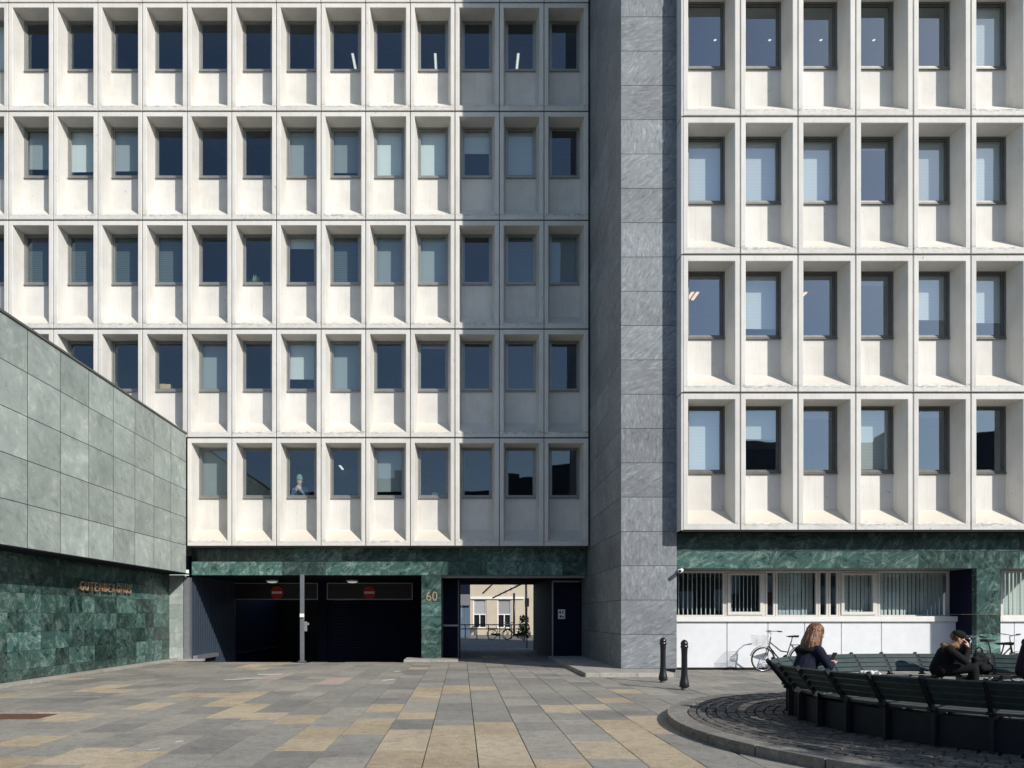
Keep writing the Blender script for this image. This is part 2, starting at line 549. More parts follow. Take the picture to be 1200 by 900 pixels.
def obj(name, bm, mat, parent=None, local=True, fix=False, bevel=0.0):
    """link bm as ONE mesh object. local=False: bm holds world coordinates, moved into the parent's (unrotated) frame"""
    if fix:
        bmesh.ops.recalc_face_normals(bm, faces=bm.faces)
    if parent is not None and not local:
        bmesh.ops.translate(bm, verts=bm.verts, vec=-wpos(parent))
    me = bpy.data.meshes.new(name)
    bm.to_mesh(me)
    bm.free()
    me.materials.append(M[mat] if isinstance(mat, str) else mat)
    o = bpy.data.objects.new(name, me)
    COL.objects.link(o)
    if parent is not None:
        o.parent = parent
    if bevel:
        b = o.modifiers.new('edge', 'BEVEL')
        b.width = bevel
        b.segments = 2
        b.limit_method = 'ANGLE'
    return o


def tag(o, label, cat, group=None):
    o['label'] = label
    o['category'] = cat
    if group:
        o['group'] = group
    return o


def thing(name, label, cat, loc=(0, 0, 0), rz=0.0, group=None):
    o = bpy.data.objects.new(name, None)
    o.empty_display_size = 0.2
    COL.objects.link(o)
    o.location = loc
    o.rotation_euler = (0, 0, rz)
    return tag(o, label, cat, group)


def struct(name, bm, mat, **kw):
    o = obj(name, bm, mat, **kw)
    o['kind'] = 'structure'
    return o


def dup_part(o, parent, loc=None):
    c = o.copy()
    COL.objects.link(c)
    c.parent = parent
    if loc is not None:
        c.location = loc
    for ch in o.children:
        d = ch.copy()
        COL.objects.link(d)
        d.parent = c
    return c


def dup_thing(o, loc, rz, label=None):
    c = o.copy()
    COL.objects.link(c)
    c.location = loc
    c.rotation_euler = (0, 0, rz)
    if label:
        c['label'] = label
    for ch in list(o.children):
        dup_part(ch, c)
    return c


def text_bm(s, size, depth, spacing=1.0):
    cu = bpy.data.curves.new('t', 'FONT')
    cu.body = s
    cu.size = size
    cu.extrude = depth / 2
    cu.align_x = 'LEFT'
    cu.space_character = spacing
    o = bpy.data.objects.new('t', cu)
    COL.objects.link(o)
    dg = bpy.context.evaluated_depsgraph_get()
    me = bpy.data.meshes.new_from_object(o.evaluated_get(dg))
    bm = bmesh.new()
    bm.from_mesh(me)
    bpy.data.objects.remove(o)
    bpy.data.curves.remove(cu)
    bpy.data.meshes.remove(me)
    return bm


def fused(name, bm, voxel, mat, parent=None, smooth=6):
    """one continuous skin over overlapping volumes"""
    me = bpy.data.meshes.new('t')
    bm.to_mesh(me)
    bm.free()
    o = bpy.data.objects.new('t', me)
    COL.objects.link(o)
    r = o.modifiers.new('r', 'REMESH')
    r.mode = 'VOXEL'
    r.voxel_size = voxel
    s = o.modifiers.new('s', 'SMOOTH')
    s.iterations = smooth
    s.factor = 0.5
    dg = bpy.context.evaluated_depsgraph_get()
    m2 = bpy.data.meshes.new_from_object(o.evaluated_get(dg))
    m2.name = name
    bpy.data.objects.remove(o)
    bpy.data.meshes.remove(me)
    m2.materials.clear()
    m2.materials.append(M[mat])
    for p in m2.polygons:
        p.use_smooth = True
    q = bpy.data.objects.new(name, m2)
    COL.objects.link(q)
    if parent is not None:
        q.parent = parent
    return q


# ------------------------------------------------------------------ facade panels (local: x across, y into the wall, z up)
DEPTH = 0.53


def panel_bm(w, h, wb, wt, left=0.145, right=0.145, top=0.18, bot=0.19):
    """one precast bay: flat frame, splayed recess with a sloped sill, spandrel with a window opening above it"""
    bm = BM()
    g = 0.011
    c = 0.014
    ox0, ox1, oz0, oz1 = g, w - g, 0.022, h - 0.022
    ix0, ix1, iz0, iz1 = left, w - right, bot, h - top
    bx0, bx1, bz0, bz1 = ix0 + 0.085, ix1 - 0.085, iz0 + 0.42, iz1 - 0.035
    d = DEPTH

    def loop(x0, x1, z0, z1, y):
        return [(x0, y, z0), (x1, y, z0), (x1, y, z1), (x0, y, z1)]
    loops = [loop(ox0, ox1, oz0, oz1, d + 0.1), loop(ox0, ox1, oz0, oz1, c), loop(ox0 + c, ox1 - c, oz0 + c, oz1 - c, 0),
             loop(ix0 - c, ix1 + c, iz0 - c, iz1 + c, 0), loop(ix0, ix1, iz0, iz1, c), loop(bx0, bx1, bz0, bz1, d)]
    vs = [[bm.verts.new(p) for p in l] for l in loops]
    for a, b in zip(vs[:-1], vs[1:]):
        for i in range(4):
            bm.faces.new((a[i], a[(i + 1) % 4], b[(i + 1) % 4], b[i]))
    # spandrel below the window, and the rebate the window sits in
    e = [bm.verts.new(p) for p in ((bx0, d, wb), (bx1, d, wb))]
    lo = vs[-1]
    bm.faces.new((lo[0], lo[1], e[1], e[0]))
    rb = [bm.verts.new(p) for p in ((bx0, d + 0.1, wb), (bx1, d + 0.1, wb), (bx1, d + 0.1, bz1), (bx0, d + 0.1, bz1))]
    fr = [e[0], e[1], lo[2], lo[3]]
    for i in range(4):
        bm.faces.new((fr[i], fr[(i + 1) % 4], rb[(i + 1) % 4], rb[i]))
    return bm, (bx0, bx1, wb, bz1)


def window_bms(op):
    x0, x1, z0, z1 = op
    d = DEPTH
    fr = BM()
    t = 0.05
    e = 0.004
    x0 += e; x1 -= e; z0 += e; z1 -= e
    y0, y1 = d - 0.02, d + 0.09
    box(fr, (x0, y0, z0), (x0 + t, y1, z1)); box(fr, (x1 - t, y0, z0), (x1, y1, z1))
    box(fr, (x0 + t, y0, z0), (x1 - t, y1, z0 + t)); box(fr, (x0 + t, y0, z1 - t), (x1 - t, y1, z1))
    # opening sash
    s, a = 0.032, t + 0.008
    ys0, ys1 = d + 0.012, d + 0.08
    box(fr, (x0 + a, ys0, z0 + a), (x0 + a + s, ys1, z1 - a)); box(fr, (x1 - a - s, ys0, z0 + a), (x1 - a, ys1, z1 - a))
    box(fr, (x0 + a + s, ys0, z0 + a), (x1 - a - s, ys1, z0 + a + s)); box(fr, (x0 + a + s, ys0, z1 - a - s), (x1 - a - s, ys1, z1 - a))
    # drip sill
    hexa(fr, [(x0, d - 0.055, z0 - 0.03), (x1, d - 0.055, z0 - 0.03), (x1, d - 0.021, z0 - 0.03), (x0, d - 0.021, z0 - 0.03)],
         [(x0, d - 0.055, z0 - 0.018), (x1, d - 0.055, z0 - 0.018), (x1, d - 0.021, z0 + 0.02), (x0, d - 0.021, z0 + 0.02)])
    pn = BM()
    q = a + s
    box(pn, (x0 + q, d + 0.040, z0 + q), (x1 - q, d + 0.046, z1 - q), skip=('b', 't', 'l', 'r', 'k'))
    return fr, pn, (x0 + q, x1 - q, z0 + q, z1 - q)


def blind_bm(op, frac):
    x0, x1, z0, z1 = op
    bm = BM()
    zb = z1 - (z1 - z0) * frac - (0.04 if frac >= 1 else 0)
    box(bm, (x0 - 0.03, DEPTH + 0.135, zb), (x1 + 0.03, DEPTH + 0.141, z1 + 0.03))
    if frac < 1:
        box(bm, (x0 - 0.03, DEPTH + 0.13, zb - 0.025), (x1 + 0.03, DEPTH + 0.15, zb))
    return bm


_blinds = {}


def blind_mesh(key, op, frac, mat):
    k = (key, frac, mat)
    if k not in _blinds:
        o = obj('blind', blind_bm(op, frac), 'blind_' + mat)
        _blinds[k] = o
        return o
    c = _blinds[k].copy()
    COL.objects.link(c)
    return c


def bays(root, key, w, h, positions, wb, states, frame_mat, glass='glass'):
    """facade panels and their windows, as parts of the building root; positions are (col, row, world location)"""
    pbm, op = panel_bm(w, h, wb, 0)
    base = wpos(root)
    P0 = W0 = None
    fbm, gbm, gop = window_bms(op)
    for c, r, loc in positions:
        l = Vector(loc) - base
        if P0 is None:
            P0 = p = obj('facade_panel', pbm, 'concrete', root)
            W0 = wn = obj('window', fbm, frame_mat, root)
            G0 = obj('pane', gbm, glass, wn)
        else:
            p = P0.copy(); COL.objects.link(p)
            wn = W0.copy(); COL.objects.link(wn)
            g = G0.copy(); COL.objects.link(g); g.parent = wn
        p.location = l
        wn.location = l
        fr, mt = states(c, r)
        if fr > 0:
            b = blind_mesh(key, gop, fr, mt)
            b.parent = wn
            if fr < 1:
                b.rotation_euler = (0, R(random.uniform(-0.9, 0.9)), 0)


# ------------------------------------------------------------------ the ground
bm = BM()
# one sheet to the horizon, with an opening where the garage ramp dives under the building
hx0, hx1, hy0, hy1 = -9.14, -1.36, 25.05, 39.0
E = 700.0
for x0, x1, y0, y1 in ((-E, E, -E, hy0), (-E, hx0, hy0, hy1), (hx1, E, hy0, hy1), (-E, E, hy1, E)):
    quad(bm, [(x0, y0, -0.02), (x1, y0, -0.02), (x1, y1, -0.02), (x0, y1, -0.02)])
struct('ground', bm, 'asphalt')

BEIGE = [(34, 837, 112, 848), (0, 858, 36, 871), (68, 878, 174, 905), (0, 893, 56, 905), (143, 823, 204, 832), (234, 822, 296, 832),
         (206, 812, 326, 820), (262, 834, 315, 842), (307, 833, 366, 847), (336, 851, 398, 874), (416, 824, 466, 837), (400, 843, 455, 855),
         (460, 838, 507, 848), (427, 849, 624, 960), (474, 812, 511, 822), (485, 804, 549, 811), (644, 828, 686, 838), (684, 827, 727, 835),
         (704, 845, 780, 884), (740, 837, 777, 848), (708, 819, 740, 824), (755, 893, 815, 905), (714, 807, 759, 811), (627, 891, 691, 905),
         (283, 779, 306, 784), (110, 802, 150, 810)]
PINK = [(371, 795, 401, 801), (316, 789, 333, 794)]
BC = (7.5, 9.9)          # centre of the round seat


def slab_kind(x, y):
    if y < 1.5:
        return 1.0 if random.random() < 0.15 else 0.0
    px, py = CX + x * F / y, HZ + EYE * F / y
    for b in PINK:
        if b[0] <= px <= b[2] and b[1] <= py <= b[3]:
            return 2.0
    for b in BEIGE:
        if b[0] <= px <= b[2] and b[1] <= py <= b[3]:
            return 1.0
    if px > 1200 or px < 0:
        return 1.0 if random.random() < 0.12 else 0.0
    return 1.0 if random.random() < 0.02 else 0.0


bm = BM()
pw = 0.566
i0 = int((-9.5 + 0.396) / pw) - 1
for i in range(i0, 30):
    x0 = -0.396 + i * pw
    x1 = x0 + pw
    y = 1.0 + random.random() * 0.5
    while y < 36:
        L = random.choice((0.56, 0.8, 0.8, 1.0, 1.0, 1.15))
        y1 = y + L
        xa, xb = max(x0, -9.54), x1
        ok = xb - xa > 0.1
        if y1 > hy0 and (xa < hx1 and xb > hx0):
            if y > hy0 - 0.2:
                ok = False
            ya_ = min(y1, hy0)
        else:
            ya_ = y1
        xm, ym = (xa + xb) / 2, (y + ya_) / 2
        if math.hypot(xm - BC[0], ym - BC[1]) < 4.4:
            ok = False
        if ok and ya_ - y > 0.05:
            t = random.random()
            t = 0.15 + 0.68 * t
            g = 0.006
            dz = random.uniform(-0.0025, 0.0025)
            k = slab_kind(xm, ym)
            box(bm, (xa + g, y + g, -0.03), (xb - g, ya_ - g, dz), t, k, skip=('b',))
        y = y1
struct('paving', bm, 'paving')
bm = BM()
quad(bm, [(-9.54, 1.0, -0.012), (17.0, 1.0, -0.012), (17.0, hy0, -0.012), (-9.54, hy0, -0.012)])
quad(bm, [(hx1, hy0, -0.012), (17.0, hy0, -0.012), (17.0, 36.2, -0.012), (hx1, 36.2, -0.012)])
struct('paving_bed', bm, 'bed')

# garage ramp, its floor and its side walls below the ground
bm = BM()
quad(bm, [(hx0, hy0, -0.01), (hx1, hy0, -0.01), (hx1, 31.4, -1.0), (hx0, 31.4, -1.0)])
quad(bm, [(hx0, 31.4, -1.0), (hx1, 31.4, -1.0), (hx1, hy1, -1.2), (hx0, hy1, -1.2)])
struct('ramp', bm, 'asphalt')

# white and worn paint marks on the slabs
bm = BM()
for px, py, w, l, a in ((285, 796, 0.16, 0.95, 50), (316, 790.5, 0.22, 0.6, 86), (346, 778, 0.14, 0.55, 60), (455, 797, 0.13, 0.42, 35),
                        (466, 787, 0.11, 0.3, 30), (474, 778.5, 0.1, 0.25, 30), (48, 817.5, 0.05, 2.2, 88), (210, 869.5, 0.05, 0.1, 40), (181, 878.5, 0.04, 0.12, 60)):
    x, y = ground(px, py)
    c, s = math.cos(R(a)), math.sin(R(a))
    pts = []
    for u, v in ((-w / 2, -l / 2), (w / 2, -l / 2), (w / 2, l / 2), (-w / 2, l / 2)):
        pts.append((x + u * c + v * s, y - u * s + v * c, 0.007))
    quad(bm, pts)
struct('painted_markings', bm, 'signwhite')

# raised stone step round the foot of the tower, step under the 60 pillar, kerb along the annex
bm = BM()
y = 18.9
while y < 26.9:
    box(bm, (3.05, y + 0.004, -0.01), (3.40, min(y + 1.2, 27.0) - 0.004, 0.10))
    y += 1.2
x = 3.404
while x < 5.25:
    box(bm, (x, 18.9, -0.01), (min(x + 0.92, 5.27) - 0.006, 19.3, 0.10))
    x += 0.92
for ix in range(3):
    for iy in range(8):
        x0, y0 = 3.404 + ix * 0.62, 19.305 + iy * 0.965
        box(bm, (x0, y0, -0.01), (x0 + 0.614, y0 + 0.96, 0.098))
struct('pavement', bm, 'granite2', bevel=0.012)
bm = BM()
box(bm, (-1.90, 25.12, -0.02), (-1.02, 26.5, 0.075)); box(bm, (-1.013, 25.12, -0.02), (-0.12, 26.5, 0.075))
struct('kerb_step', bm, 'granite2', bevel=0.012)
bm = BM()
y = 3.0
while y < 25.7:
    box(bm, (-9.86, y + 0.004, -0.02), (-9.54, y + 1.16, 0.06))
    y += 1.17
box(bm, (-9.86, 25.74, -0.02), (-8.7, 26.05, 0.06))
struct('kerb', bm, 'granite2', bevel=0.012)

# ------------------------------------------------------------------ office wing behind the forecourt
FY = 25.4
LW, LH, LZ = 1.477, 3.6, 3.80
LX1 = 4.205
wing = thing('office_building', 'long white office block of precast window bays, set back behind the forecourt', 'building', (-2.4, FY, 0))


def st_left(c, r):
    tab = {
        4: '0 0 0 0 0 0 0 0 0 0 0 0 0 1w',
        3: '0 .93w .45w .97w 1w .88g 1g 0 0 0 .85g .87w .8g 1g',
        2: '1g 1d 0 1g 1g 1d .2w 0 0 .95d 1d 1d 1d 0',
        1: '0 0 0 .06g 0 1g .75w 0 1g 0 0 0 0 0',
        0: '0 0 0 0 .9g 0 0 0 1g'}
    s = tab[r].split()
    s = s[c] if c < len(s) else '0'
    if s[-1] in 'wgd':
        return float(s[:-1]), {'w': 'white', 'g': 'grey', 'd': 'dark'}[s[-1]]
    return 0, 'white'


pos = []
for r in range(5):
    for c in range(14):
        if (r == 0 and c > 8) or (r == 1 and c > 12):
            continue
        pos.append((c, r, (LX1 - LW * (c + 1), FY, LZ + LH * r)))
bays(wing, 'left', LW, LH, pos, 1.69, st_left, 'frame')
WX0 = LX1 - LW * 14


def joint_seal(root, x0, x1, n, pw_, y, z0, rows, ph_):
    bm = BM()
    for r in range(rows + 1):
        z = z0 + r * ph_
        box(bm, (x0, y + 0.05, z - 0.021), (x1, y + 0.07, z + 0.021))
    for c in range(n + 1):
        x = x0 + c * pw_
        for r in range(rows):
            box(bm, (x - 0.0105, y + 0.05, z0 + r * ph_ + 0.0225), (x + 0.0105, y + 0.07, z0 + (r + 1) * ph_ - 0.0225))
    obj('joint_seal', bm, 'black', root, local=False)


joint_seal(wing, WX0, LX1, 14, LW, FY, LZ, 5, LH)
ztop = LZ + 5 * LH
bm = BM()
for c in range(14):
    box(bm, (LX1 - LW * (c + 1) + 0.011, FY, ztop + 0.018), (LX1 - LW * c - 0.011, FY + 0.4, 22.5))
obj('parapet', bm, 'concrete', wing, local=False)
for r in range(6):
    bm = BM()
    z = LZ + LH * r
    box(bm, (WX0, FY + 0.64, z - (0.25 if r == 0 else 0.12)), (LX1 + 0.04, 33.8, z + 0.55))
    obj('floor_slab', bm, 'inside', wing, local=False)
bm = BM()
box(bm, (WX0, 33.8, 3.55), (LX1 + 0.04, 34.0, 22.5))
box(bm, (WX0 - 0.2, FY + 0.1, 3.8), (WX0, 34.0, 22.5))
box(bm, (WX0, 30.0, 4.35), (LX1 + 0.04, 30.12, 21.7))
obj('inner_wall', bm, 'inwall', wing, local=False)
bm = BM()
box(bm, (WX0, FY + 0.4, 22.3), (LX1 + 0.04, 33.8, 22.45))
obj('roof', bm, 'dark', wing, local=False)
# partitions between rooms, standing behind every third panel joint
for c in (0, 3, 5, 8, 11):
    bm = BM()
    box(bm, (LX1 - LW * c - 0.06, FY + 0.66, 4.36), (LX1 - LW * c + 0.0, 29.99, 21.7))
    obj('partition', bm, 'inwall', wing, local=False)
# marble band above the ground floor
BDY = 25.98
bm = BM()
x = -9.13
ws = [1.47] * 12
for rz0, rz1 in ((2.887, 3.345), (3.351, 3.80)):
    x = -9.13
    k = 0
    while x < 4.2:
        w = min((1.95, 1.1, 1.47, 2.2, 1.3)[k % 5] * (1.0 if rz0 < 3 else 1.13), 4.235 - x)
        box(bm, (x + 0.003, BDY, rz0), (x + w - 0.003, BDY + 0.2, rz1))
        x += w
        k += 1
obj('marble_band', bm, 'marble', wing, local=False)
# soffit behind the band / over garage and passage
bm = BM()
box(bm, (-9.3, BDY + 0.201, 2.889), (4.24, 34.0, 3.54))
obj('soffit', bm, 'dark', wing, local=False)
bm = BM()
box(bm, (-0.69, BDY + 0.25, 2.80), (4.22, BDY + 0.31, 2.886))
obj('track_rail', bm, 'steel', wing, local=False)
# solid cores: pier with house number, passage side walls
bm = BM()
zs = [0.075, 0.52, 1.02, 1.50, 1.93, 2.41, 2.885]
for a, b in zip(zs[:-1], zs[1:]):
    t = random.random()
    box(bm, (-1.358, BDY - 0.004, a + 0.002), (-0.693, BDY + 1.2, b - 0.002), t)
obj('pillar', bm, 'marble', wing, local=False)
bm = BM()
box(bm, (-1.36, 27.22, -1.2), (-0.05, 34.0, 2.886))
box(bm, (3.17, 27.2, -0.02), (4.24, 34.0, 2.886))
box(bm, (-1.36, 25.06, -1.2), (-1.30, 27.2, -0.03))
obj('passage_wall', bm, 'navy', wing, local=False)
# door in the passage's right wall
bm = BM()
for lo, hi in (((3.19, 27.13, 0.0), (3.235, 27.196, 2.75)), ((3.235, 27.13, 0.0), (4.2, 27.196, 0.06)), ((3.235, 27.13, 2.70), (4.2, 27.196, 2.75))):
    box(bm, lo, hi)
dr = obj('door', bm, 'steel', wing, local=False)
bm = BM()
box(bm, (3.24, 27.15, 0.065), (4.19, 27.19, 2.695))
obj('door_leaf', bm, 'navy', dr, local=False)
# garage: side wall, back wall with two openings, transoms, shutter
GY = 31.0
bm = BM()
x0 = -9.14
y = 26.25
while y < 30.9:               # ribbed metal lining of the left wall
    box(bm, (x0 - 0.1, y, -1.1), (x0 - 0.03, y + 0.115, 2.88))
    box(bm, (x0 - 0.1, y + 0.115, -1.1), (x0, y + 0.23, 2.88))
    y += 0.23
obj('ribbed_lining', bm, 'lining', wing, local=False)
bm = BM()
box(bm, (-9.9, 26.2, -1.3), (-9.245, 39.0, 2.886))
obj('garage_wall', bm, 'navy', wing, local=False)
bm = BM()
box(bm, (-9.24, GY, -1.2), (gx(273, GY), GY + 0.3, 2.886))
obj('garage_wall', bm, 'navy', wing, local=False)
bm = BM()
box(bm, (gx(373, GY), GY, -1.2), (gx(383, GY), GY + 0.3, 2.886))
obj('garage_wall', bm, 'navy', wing, local=False)
bm = BM()
box(bm, (gx(484, GY), GY, -1.2), (-1.36, GY + 0.3, 2.886))
obj('garage_wall', bm, 'navy', wing, local=False)
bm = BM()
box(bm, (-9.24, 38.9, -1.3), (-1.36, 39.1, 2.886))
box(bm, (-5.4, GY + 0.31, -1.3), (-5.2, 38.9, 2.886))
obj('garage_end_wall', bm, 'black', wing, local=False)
for a, b in ((273, 373), (383, 484)):
    bm = BM()
    xa, xb = gx(a, GY) + 0.01, gx(b, GY) - 0.01
    box(bm, (xa, GY - 0.02, 2.16), (xb, GY + 0.2, 2.84))
    t = obj('transom', bm, 'black', wing, local=False)
    bm = BM()
    e = 0.035
    box(bm, (xa, GY - 0.05, 2.16), (xa + e, GY - 0.022, 2.84)); box(bm, (xb - e, GY - 0.05, 2.16), (xb, GY - 0.022, 2.84))
    box(bm, (xa + e, GY - 0.05, 2.16), (xb - e, GY - 0.022, 2.16 + e)); box(bm, (xa + e, GY - 0.05, 2.84 - e), (xb - e, GY - 0.022, 2.84))
    obj('trim', bm, 'steel', t, local=False)
bm = BM()
z = -1.1
while z < 2.1:
    box(bm, (gx(383, GY) + 0.02, GY + 0.05, z + 0.004), (gx(484, GY) - 0.02, GY + 0.09, z + 0.118))
    z += 0.12
obj('roller_shutter', bm, 'navy', wing, local=False)
# stone return at the annex corner, and the low sill by the lit lining
bm = BM()
zs = [0.06, 0.45, 0.95, 1.4, 1.9, 2.4, 2.886]
for a, b in zip(zs[:-1], zs[1:]):
    box(bm, (-9.86, 25.9, a + 0.002), (-9.39, 26.19, b - 0.002))
obj('corner_slab', bm, 'annex', wing, local=False)
bm = BM()
box(bm, (-9.36, 25.88, 0.0), (-9.17, 26.1, 2.80))
obj('steel_post', bm, 'steel', wing, local=False)
bm = BM()
box(bm, (-9.138, 26.12, 0.02), (-8.98, 28.4, 0.15))
obj('low_sill', bm, 'steel', wing, local=False)

# ------------------------------------------------------------------ stair tower
TX0, TX1, TY = 4.25, 5.73, 20.46
tower = thing('stair_tower', 'tall windowless tower clad in grey slate slabs between the two office blocks', 'tower', ((TX0 + TX1) / 2, TY, 0))
bm = BM()
box(bm, (TX0 + 0.0125, TY + 0.0125, 0.0), (TX1 - 0.03, 33.9, 22.4)); box(bm, (TX0 + 0.0125, TY + 0.0125, 22.41), (TX1 - 0.03, 27.2, 27.5))
obj('core', bm, 'dark', tower, local=False)
bm = BM()
P = 0.914
for k in range(30):
    z0, z1 = 0.10 + k * P, 0.10 + (k + 1) * P
    z1 = min(z1, 27.52)
    if z0 > 27.4:
        break
    # front slabs wrap the corner; side slabs butt behind them
    box(bm, (TX0, TY, z0 + 0.006), (TX1, TY + 0.012, z1 - 0.006))
    ofs = 0.0 if k % 2 else 0.9
    cuts = [TY + 0.009, TY + 1.85 - ofs * 0.0, TY + 3.7, TY + 5.5, TY + 6.8]
    for a, b in zip(cuts[:-1], cuts[1:]):
        box(bm, (TX0, a + 0.004, z0 + 0.006), (TX0 + 0.012, b - 0.004, z1 - 0.006))
obj('slab_cladding', bm, 'tower', tower, local=False)
bm = BM()
box(bm, (TX0 + 0.013, TY + 0.013, 0.098), (TX1 - 0.035, 26.9, 0.102))
obj('base_joint', bm, 'dark', tower, local=False)

# ------------------------------------------------------------------ office wing on the right
RY, RW, RH, RZ, RX0 = 20.0, 1.502, 3.6, 3.72, 5.755
right = thing('office_building', 'white office block of precast window bays overhanging a low row of ground floor windows', 'building', (10.2, RY, 0))


def st_right(c, r):
    tab = {3: '0 0 0 0 0 .97w 1w 0', 2: '1w 1w 1w .1g 1w 1w 1w 1w', 1: '0 .85w 0 .12g .7w .75w 0 1w', 0: '.97w .45w .12g .97w .1g 0 1w 0'}
    s = tab[r].split()[c]
    if s[-1] in 'wgd':
        return float(s[:-1]), {'w': 'white', 'g': 'grey', 'd': 'dark'}[s[-1]]
    return 0, 'white'


NC = 7
pos = [(c, r, (RX0 + RW * c, RY, RZ + RH * r)) for r in range(4) for c in range(NC)]
bays(right, 'right', RW, RH, pos, 1.60, st_right, 'darkframe', 'glass2')
RX1 = RX0 + RW * NC
joint_seal(right, RX0, RX1, NC, RW, RY, RZ, 4, RH)
zt = RZ + 4 * RH
bm = BM()
box(bm, (RX0 + 0.01, RY, zt + 0.018), (RX1, RY + 0.4, 22.5))
obj('parapet', bm, 'concrete', right, local=False)
for r in range(5):
    bm = BM()
    z = RZ + RH * r
    if r == 0:
        box(bm, (RX0 + 0.02, RY + 0.64, z + 0.03), (RX1, 33.8, z + 0.55))
    else:
        box(bm, (RX0 + 0.02, RY + 0.64, z - 0.12), (RX1, 33.8, z + 0.55))
    obj('floor_slab', bm, 'ceiling', right, local=False)
bm = BM()
box(bm, (RX0 + 0.02, 33.8, 3.3), (RX1, 34.0, 22.5))
box(bm, (RX0 + 0.02, 26.2, 4.28), (RX1, 26.3, 18.0))
box(bm, (RX1, RY + 0.1, 3.73), (RX1 + 0.2, 34.0, 22.5))
obj('inner_wall', bm, 'inwall', right, local=False)
bm = BM()
box(bm, (RX0 + 0.02, RY + 0.4, 22.3), (RX1, 33.8, 22.45))
obj('roof', bm, 'dark', right, local=False)
bm = BM()
for r in range(4):            # flank panels beside the tower
    box(bm, (RX0 - 0.028, RY + 0.014, RZ + RH * r + 0.02), (RX0 + 0.008, 21.0, RZ + RH * (r + 1) - 0.02))
obj('flank_panel', bm, 'concrete', right, local=False)
bm = BM()
box(bm, (RX0 - 0.02, RY + 0.02, RZ + 0.019), (RX1, 21.0, RZ + 0.029))
obj('soffit', bm, 'dark', right, local=False)
BY = 20.56
bm = BM()
for rz0, rz1 in ((2.78, 3.235), (3.241, RZ)):
    x = 5.735
    k = 0
    while x < RX1 - 0.1:
        w = min((2.5, 1.9, 2.1, 2.7, 1.6)[k % 5], RX1 - x)
        box(bm, (x + 0.003, BY, rz0), (x + w - 0.003, BY + 0.2, rz1))
        x += w
        k += 1
obj('marble_band', bm, 'marble', right, local=False)
bm = BM()
box(bm, (5.735, BY + 0.201, 2.786), (RX1, 33.8, 3.3))
obj('ground_floor_ceiling', bm, 'inside', right, local=False)
WY, PY = 21.72, 21.40
bm = BM()
zs = [0.0, 0.5, 1.02, 1.55, 2.18, 2.778]
for a, b in zip(zs[:-1], zs[1:]):
    box(bm, (13.79, BY + 0.003, a + 0.002), (14.43, BY + 0.2, b - 0.002))
obj('pillar', bm, 'marble', right, local=False)
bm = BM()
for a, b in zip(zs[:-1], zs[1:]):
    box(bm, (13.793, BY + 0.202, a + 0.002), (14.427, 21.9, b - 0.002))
obj('shaded_pillar_side', bm, 'navy', right, local=False)  # deep part of the pillar; shade on its side is painted in navy
# white panels, sill
cuts = [5.74, gx(852, PY), gx(900, PY), gx(943, PY), gx(986, PY), gx(1033, PY), gx(1091, PY) - 0.02, 13.78]
for a, b in list(zip(cuts[:-1], cuts[1:])) + [(14.44, 15.4), (15.4, 16.2)]:
    bm = BM()
    box(bm, (a + 0.012, PY, 0.07), (b - 0.012, PY + 0.1, 1.335))
    obj('enamel_panel', bm, 'white', right, local=False)
bm = BM()
box(bm, (5.74, PY + 0.02, 0.0), (16.2, WY - 0.05, 0.069)); box(bm, (5.74, PY + 0.101, 0.069), (16.2, WY - 0.05, 1.36))
obj('panel_backing', bm, 'black', right, local=False)
bm = BM()
box(bm, (5.74, PY - 0.07, 1.345), (13.78, WY - 0.03, 1.495)); box(bm, (14.44, PY - 0.07, 1.345), (16.2, WY - 0.03, 1.495))
obj('sill', bm, 'sillwhite', right, local=False, bevel=0.008)
# ground floor windows
GZ0, GZ1 = 1.50, 2.775


